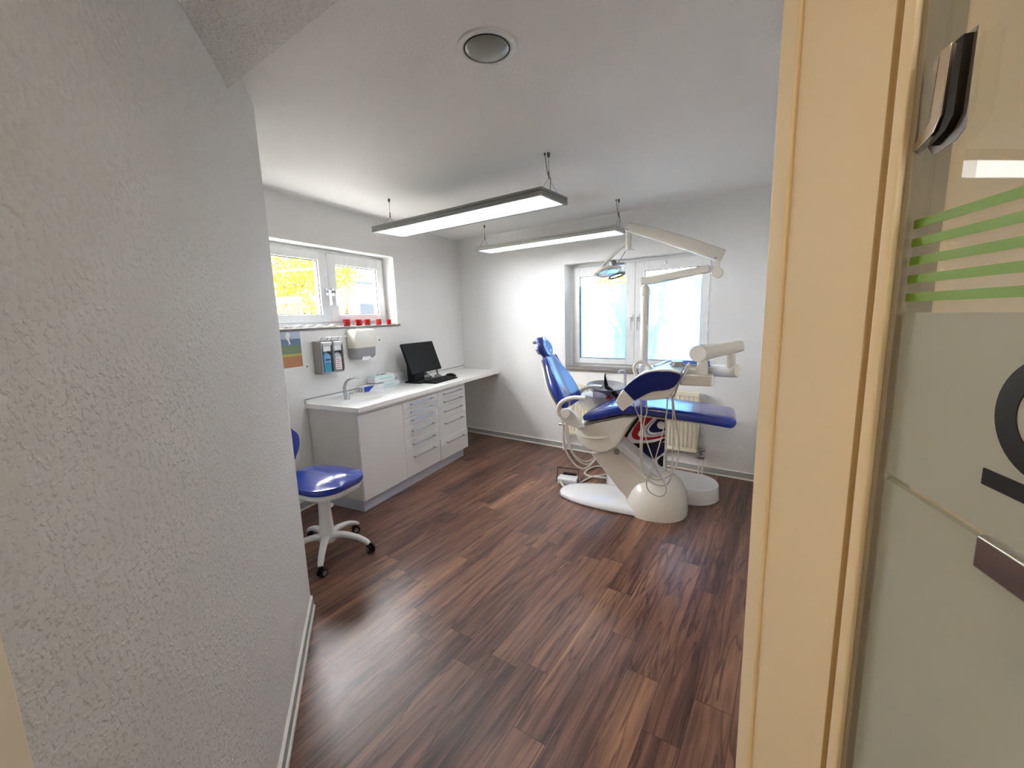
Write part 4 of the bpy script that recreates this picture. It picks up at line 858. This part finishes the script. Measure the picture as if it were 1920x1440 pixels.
# tray holder box and supporting arms
bm = NB(); prism(bm, rr(2.885, -1.66, 0.20, 0.16, 0.02), 1.022, 1.092, 'xy'); obj('arm_block', bm, DWHITE, t, bevel=0.004)
bm = NB(); lathe(bm, [(0.037, 1.092), (0.035, 1.12), (0.033, 1.19), (0.033, 1.21)], (2.915, -1.67, 0), 24); obj('arm_neck', bm, DWHITE, t)
bm = NB(); tube(bm, [(2.885, -1.725, 1.232), (2.888, -1.71, 1.232), (2.91, -1.68, 1.235), (2.95, -1.665, 1.240), (3.02, -1.645, 1.253), (3.128, -1.62, 1.273), (3.145, -1.617, 1.276)], [0.052, 0.0545, 0.0545, 0.048, 0.042, 0.036, 0.030], 28); obj('upper_arm', bm, DWHITE, t)
bm = NB(); tube(bm, [(3.083, -1.63, 1.26), (3.083, -1.60, 1.13)], 0.026, 20); obj('arm_pivot', bm, DWHITE, t)
bm = NB(); tube(bm, [(2.50, -1.25, 1.06), (2.60, -1.29, 1.068), (2.85, -1.43, 1.09), (3.06, -1.57, 1.105), (3.12, -1.61, 1.112)], [0.030, 0.034, 0.037, 0.042, 0.042], 24); obj('rear_arm', bm, DWHITE2, t)
bm = NB(); lathe(bm, [(0.0425, 0), (0.040, 0.006), (0.0, 0.008)], (3.12, -1.61, 1.112), 24, (0.83, -0.54, 0.1)); obj('arm_end_cap', bm, DWHITE, t)
bm = NB(); lathe(bm, [(0.040, 1.03), (0.040, 1.10)], (PX, PY, 0), 24); obj('post_clamp', bm, DWHITE2, t)
# instrument tray on top
bm = NB(); ty = Matrix.Translation((0, 0, 1.125))
prism(bm, [(2.635, -1.60), (2.665, -1.30), (2.985, -1.30), (2.975, -1.60)], 0, 0.006, 'xy', ty); prism(bm, [(2.60, -1.63), (2.635, -1.60), (2.665, -1.30), (2.65, -1.29)], 0.0, 0.014, 'xy', ty); prism(bm, [(2.66, -1.30), (2.99, -1.30), (2.99, -1.29), (2.66, -1.29)], 0.0, 0.014, 'xy', ty)
obj('tray_shelf', bm, DWHITE2, t)
bm = NB(); box(bm, (2.70, -1.63, 1.015), (2.88, -1.32, 1.124)); obj('shelf_support', bm, DWHITE, t, bevel=0.01)
def hosef(P, yv, r): 
    bm = NB(); n = len(P); tube(bm, [(x, yv + 0.04 * sin(pi * i / (n - 1)), z) for i, (x, z) in enumerate(P)], r, 10, smooth=6); return bm
for P, yv, r in (
    ([(2.548, 0.950), (2.554, 0.785), (2.551, 0.561), (2.578, 0.413), (2.663, 0.368), (2.746, 0.418), (2.787, 0.516), (2.795, 0.662), (2.764, 0.838), (2.752, 0.965)], -1.83, 0.0050),
    ([(2.578, 0.950), (2.584, 0.842), (2.565, 0.749), (2.555, 0.562), (2.575, 0.393), (2.646, 0.320), (2.732, 0.341), (2.755, 0.475), (2.755, 0.694), (2.745, 0.965)], -1.80, 0.0048),
    ([(2.500, 0.915), (2.551, 0.785), (2.606, 0.605), (2.661, 0.462), (2.721, 0.339), (2.716, 0.274), (2.672, 0.255), (2.612, 0.283), (2.597, 0.358), (2.643, 0.497), (2.689, 0.687), (2.715, 0.834), (2.720, 0.955)], -1.845, 0.0040)):
    obj('instrument_hose', hosef(P, yv, r), HOSE, t)
# loose things on the tray
bm = NB(); lathe(bm, [(0.036, 0), (0.038, 0.004), (0.038, 0.034), (0.034, 0.036), (0.0, 0.034)], (2.762, -1.70, 1.143), 32); tag(obj('cotton_roll_tin', bm, STEEL), 'small round steel tin on top of the delivery unit', 'tin')
t = thing('instrument_tray', 'shallow tray with blue lattice liner on the delivery unit shelf', 'tray', (2.83, -1.43, 1.131))
bm = NB(); box(bm, (2.70, -1.58, 1.1315), (2.96, -1.33, 1.134)); 
for a in ((2.70, -1.58, 2.706, -1.33), (2.954, -1.58, 2.96, -1.33), (2.70, -1.58, 2.96, -1.574), (2.70, -1.336, 2.96, -1.33)): box(bm, (a[0], a[1], 1.134), (a[2], a[3], 1.146))
obj('tray', bm, STEEL, t)
bm = NB()
for k in range(16):
    x = 2.712 + k * 0.0155; box(bm, (x, -1.57, 1.138), (x + 0.005, -1.34, 1.142))
for k in range(14):
    y_ = -1.565 + k * 0.0165; box(bm, (2.71, y_, 1.138), (2.955, y_ + 0.005, 1.143))
obj('lattice_liner', bm, BOXBLUE, t)

# ------------------------------------------------------------------ foot pedal with its hose
t = thing('foot_control', 'white foot pedal with black wire frame on the floor left of the chair base', 'foot pedal', (1.82, -1.20, 0))
Mp = Matrix.Translation((1.828, -1.19, 0)) @ Matrix.Rotation(radians(2), 4, 'Z')
bm = NB(); prism(bm, [(-0.075, 0.0), (0.065, 0.0), (0.065, 0.02), (0.02, 0.056), (-0.055, 0.060), (-0.075, 0.045)], -0.088, 0.088, 'yz', Mp); obj('pedal_body', bm, DWHITE2, t, bevel=0.006)
bm = NB(); box(bm, (-0.06, 0.02, 0.05), (0.06, 0.06, 0.068), Mp); obj('pedal_plate', bm, BLACK, t, bevel=0.003)
bm = NB(); tube(bm, [Mp @ Vector(p) for p in ((-0.098, -0.05, 0.01), (-0.098, -0.02, 0.135), (0.098, -0.02, 0.135), (0.098, -0.05, 0.01))], 0.0042, 8); obj('wire_handle', bm, BLACK, t)
bm = NB(); tube(bm, [(1.775, -1.265, 0.030), (1.80, -1.30, 0.014), (1.85, -1.335, 0.010), (1.924, -1.25, 0.011), (1.999, -1.04, 0.011), (2.10, -0.93, 0.011), (2.16, -0.80, 0.011), (2.08, -0.72, 0.012), (1.98, -0.74, 0.012), (1.92, -0.83, 0.012), (1.91, -0.95, 0.012), (1.96, -1.02, 0.014), (2.06, -1.05, 0.026), (2.14, -1.04, 0.024), (2.20, -1.04, 0.03)], 0.0095, 10, smooth=7); obj('pedal_hose', bm, HOSE, t)

# ------------------------------------------------------------------ dentist stool
SX, SY = 0.735, -2.915
t = thing('dentist_stool', 'blue dentist stool on white five star base by the entrance wall', 'stool', (SX, SY, 0))
bm = NB(); loft(bm, [[Vector((SX + 0.02 + x * sc, SY + 0.0 + y_ * sc, z)) for x, y_ in rr(0, 0, 0.46, 0.40, 0.15, 8)] for sc, z in ((0.80, 0.478), (0.96, 0.484), (1.0, 0.500), (0.99, 0.524), (0.93, 0.540), (0.80, 0.549), (0.5, 0.552), (0.1, 0.551))])
for v in bm.verts:
    if v.co.z > 0.53: v.co.z += 0.012 * cos(min(1.0, abs(v.co.y - SY) / 0.2) * pi) - 0.02 * max(0, (v.co.x - SX - 0.15) / 0.1)
obj('seat', bm, BLUE, t, angle=60)
bm = NB(); loft(bm, [[Vector((SX + 0.02 + x * sc, SY + y_ * sc, z)) for x, y_ in rr(0, 0, 0.44, 0.38, 0.14, 8)] for sc, z in ((0.75, 0.438), (0.93, 0.445), (0.97, 0.46), (0.95, 0.4775))]); obj('seat_pan', bm, STOOLBASE, t)
bm = NB(); tube(bm, [(SX + 0.06, SY - 0.10, 0.425), (SX + 0.20, SY - 0.13, 0.428), (SX + 0.235, SY - 0.135, 0.432)], [0.008, 0.008, 0.013], 10); prism(bm, rr(SX, SY, 0.20, 0.14, 0.03), 0.415, 0.438, 'xy'); obj('height_lever', bm, STOOLBASE, t)
bm = NB(); lathe(bm, [(0.050, 0.135), (0.046, 0.15), (0.036, 0.33), (0.040, 0.415)], (SX, SY, 0), 28); obj('column', bm, STOOLBASE, t)
bm = NB(); lathe(bm, [(0.052, 0.085), (0.056, 0.095), (0.052, 0.135)], (SX, SY, 0), 28); obj('hub', bm, STOOLBASE, t)
for k in range(5):
    a = radians(22 + 72 * k); d = Vector((cos(a), sin(a), 0)); p = Vector((-sin(a), cos(a), 0)); c = Vector((SX, SY, 0)); R = 0.272
    bm = NB(); sweep(bm, [c + d * 0.03 + Vector((0, 0, 0.118)), c + d * 0.10 + Vector((0, 0, 0.128)), c + d * 0.19 + Vector((0, 0, 0.112)), c + d * 0.25 + Vector((0, 0, 0.085)), c + d * (R + .003) + Vector((0, 0, 0.066))], [(0.052, 0.040), (0.046, 0.034), (0.040, 0.030), (0.036, 0.028), (0.032, 0.022)], W=p, smooth=4, e=3, n=16, endround=0.004); lg = obj('leg', bm, STOOLBASE, t)
    bm = NB(); w_ = c + d * R + Vector((0, 0, 0.0275)); w_ += Vector((cos(a * 2.3), sin(a * 2.3), 0)) * 0.012
    dirw = Vector((cos(a + 0.9), sin(a + 0.9), 0))
    for s in (-1, 1): lathe(bm, [(0.0, -0.007), (0.024, -0.007), (0.0275, -0.004), (0.0275, 0.004), (0.024, 0.007), (0.0, 0.007)], w_ + dirw * 0.014 * s, 24, dirw)
    tube(bm, [w_, w_ + Vector((0, 0, 0.035))], 0.009, 8); ca = obj('caster', bm, BLACK, lg)
    bm = NB()
    for s in (-1, 1): lathe(bm, [(0.0, 0.0), (0.016, 0.0), (0.016, 0.0015), (0.0, 0.0018)], w_ + dirw * (0.021 * s), 18, dirw * s)
    obj('wheel_cap', bm, SATIN, ca)
bm = NB(); sweep(bm, [(0.42, SY - 0.035, 0.60), (0.405, SY - 0.035, 0.66), (0.40, SY - 0.035, 0.74), (0.405, SY - 0.035, 0.80)], [(0.20, 0.05), (0.29, 0.06), (0.30, 0.06), (0.20, 0.05)], smooth=5, e=2.6, n=28, endround=0.018); obj('backrest', bm, BLUE, t, angle=60)
bm = NB(); sweep(bm, [(SX - 0.05, SY, 0.428), (SX - 0.24, SY - 0.01, 0.43), (0.385, SY - 0.03, 0.48), (0.372, SY - 0.035, 0.60), (0.372, SY - 0.035, 0.68)], [(0.05, 0.012)] * 5, smooth=4, n=12); obj('back_support', bm, STOOLBASE, t)

# ------------------------------------------------------------------ hall ceiling lamp behind the camera
hl = FD @ Vector((-1.05, -0.55, H))
t = thing('hall_ceiling_lamp', 'round warm ceiling lamp in the hall behind the doorway', 'ceiling light', hl)
bm = NB(); lathe(bm, [(0.17, 0), (0.17, -0.02), (0.16, -0.03)], hl, 32); obj('lamp_base', bm, UPVC, t)
GLOW = mat('warm_lamp_glass', (255, 226, 180), 0.4, emit=14.0)
bm = NB(); lathe(bm, [(0.155, -0.03), (0.15, -0.06), (0.11, -0.085), (0.0, -0.095)], hl, 32); obj('lamp_glass', bm, GLOW, t)

# ------------------------------------------------------------------ outside
bm = NB(); box(bm, (-30, -30, -0.32), (-0.31, 30, -0.30)); tag(obj('gravel_yard', bm, GRASS), 'pale gravel yard outside the left window', 'gravel')['kind'] = 'stuff'
bm = NB(); prism(bm, [(-0.3, 0.7), (30, -4.5), (30, 30), (-0.3, 30)], -0.32, -0.30, 'xy'); tag(obj('gravel_yard', bm, GRASS), 'pale gravel yard outside the frosted window', 'gravel')['kind'] = 'stuff'
def shrub(x, y, h, spread, label, seedv, dens=1500, cat='shrub', stems=9, grp='yellow shrubs outside'):
    rnd = random.Random(seedv); t = thing('forsythia_shrub', label, cat, (x, y, -0.3), grp)
    bm = NB(); tips = []
    for k in range(stems):
        a = rnd.uniform(0, 2 * pi); r = rnd.uniform(0.2, 1) * spread
        p0 = Vector((x + 0.1 * cos(a), y + 0.1 * sin(a), -0.3)); p3 = Vector((x + r * cos(a), y + r * sin(a), -0.3 + h * rnd.uniform(0.75, 1)))
        p1 = p0.lerp(p3, 0.35) + Vector((rnd.uniform(-.1, .1), rnd.uniform(-.1, .1), h * 0.08)); p2 = p0.lerp(p3, 0.7) + Vector((rnd.uniform(-.15, .15), rnd.uniform(-.15, .15), 0))
        tube(bm, [p0, p1, p2, p3], [0.035, 0.008], 6, smooth=3)
        for q in range(6):
            f = rnd.uniform(0.15, 0.95); b0 = p0.lerp(p3, f); e_ = b0 + Vector((rnd.uniform(-.45, .45), rnd.uniform(-.45, .45), rnd.uniform(0.1, .6)))
            tube(bm, [b0, b0.lerp(e_, .5) + Vector((0, 0, .05)), e_], [0.012, 0.004], 5); tips.append((b0, e_))
        tips.append((p2, p3))
    obj('branches', bm, BARK, t)
    bm = NB()
    for k in range(dens):
        a, b_ = rnd.choice(tips); c = a.lerp(b_, rnd.uniform(0.1, 1.1)) + Vector((rnd.gauss(0, .09), rnd.gauss(0, .09), rnd.gauss(0, .09)))
        s = rnd.uniform(0.015, 0.035); u = Vector((rnd.uniform(-1, 1), rnd.uniform(-1, 1), rnd.uniform(-1, 1))).normalized(); v = u.orthogonal().normalized()
        q = [bm.verts.new(c + u * s), bm.verts.new(c + v * s * .7), bm.verts.new(c - u * s), bm.verts.new(c - v * s * .7)]
        bm.faces.new(q).material_index = 0 if rnd.random() < 0.75 else 1
    o = obj('blossoms', bm, [YLEAF, YLEAF2], t); o['kind'] = 'stuff'
shrub(-3.6, 0.45, 3.6, 0.75, 'tall yellow blossoming shrub filling the left pane of the left window', 3, 5200, stems=14)
shrub(-4.8, 2.35, 3.7, 0.5, 'slender yellow shrub seen in the right pane of the left window', 5, 3600, stems=9)
shrub(-5.4, 1.4, 3.2, 0.7, 'low yellow shrub between the two taller ones outside', 11, 3000, stems=10)
o = FB @ Vector((1.2, 3.2, 0)); shrub(o.x, o.y, 3.0, 0.9, 'yellow shrub behind the clear band of the left frosted pane', 8, 3200, stems=12)
o = FB @ Vector((3.0, 3.6, 0)); shrub(o.x, o.y, 3.1, 1.0, 'yellow shrub behind the clear band of the right frosted pane', 9, 3600, stems=12)
t = thing('neighbour_house', 'pale rendered house with one small window outside the left window', 'house', (-12, 9, -0.3))
bm = NB(); box(bm, (-14, 6.0, -0.3), (-10, 13, 6.5)); obj('house_wall', bm, EXTW, t)
bm = NB(); box(bm, (-10, 6.0, 3.0), (-9.97, 13, 3.06)); obj('wall_trim', bm, ROOFG, t)
bm = NB(); box(bm, (-10, 8.1, 1.55), (-9.95, 9.3, 2.25)); hwn = obj('window_frame', bm, PAPER, t)
bm = NB(); box(bm, (-9.96, 8.16, 1.6), (-9.94, 9.24, 2.2)); obj('window_glass', bm, ROOFG, hwn)
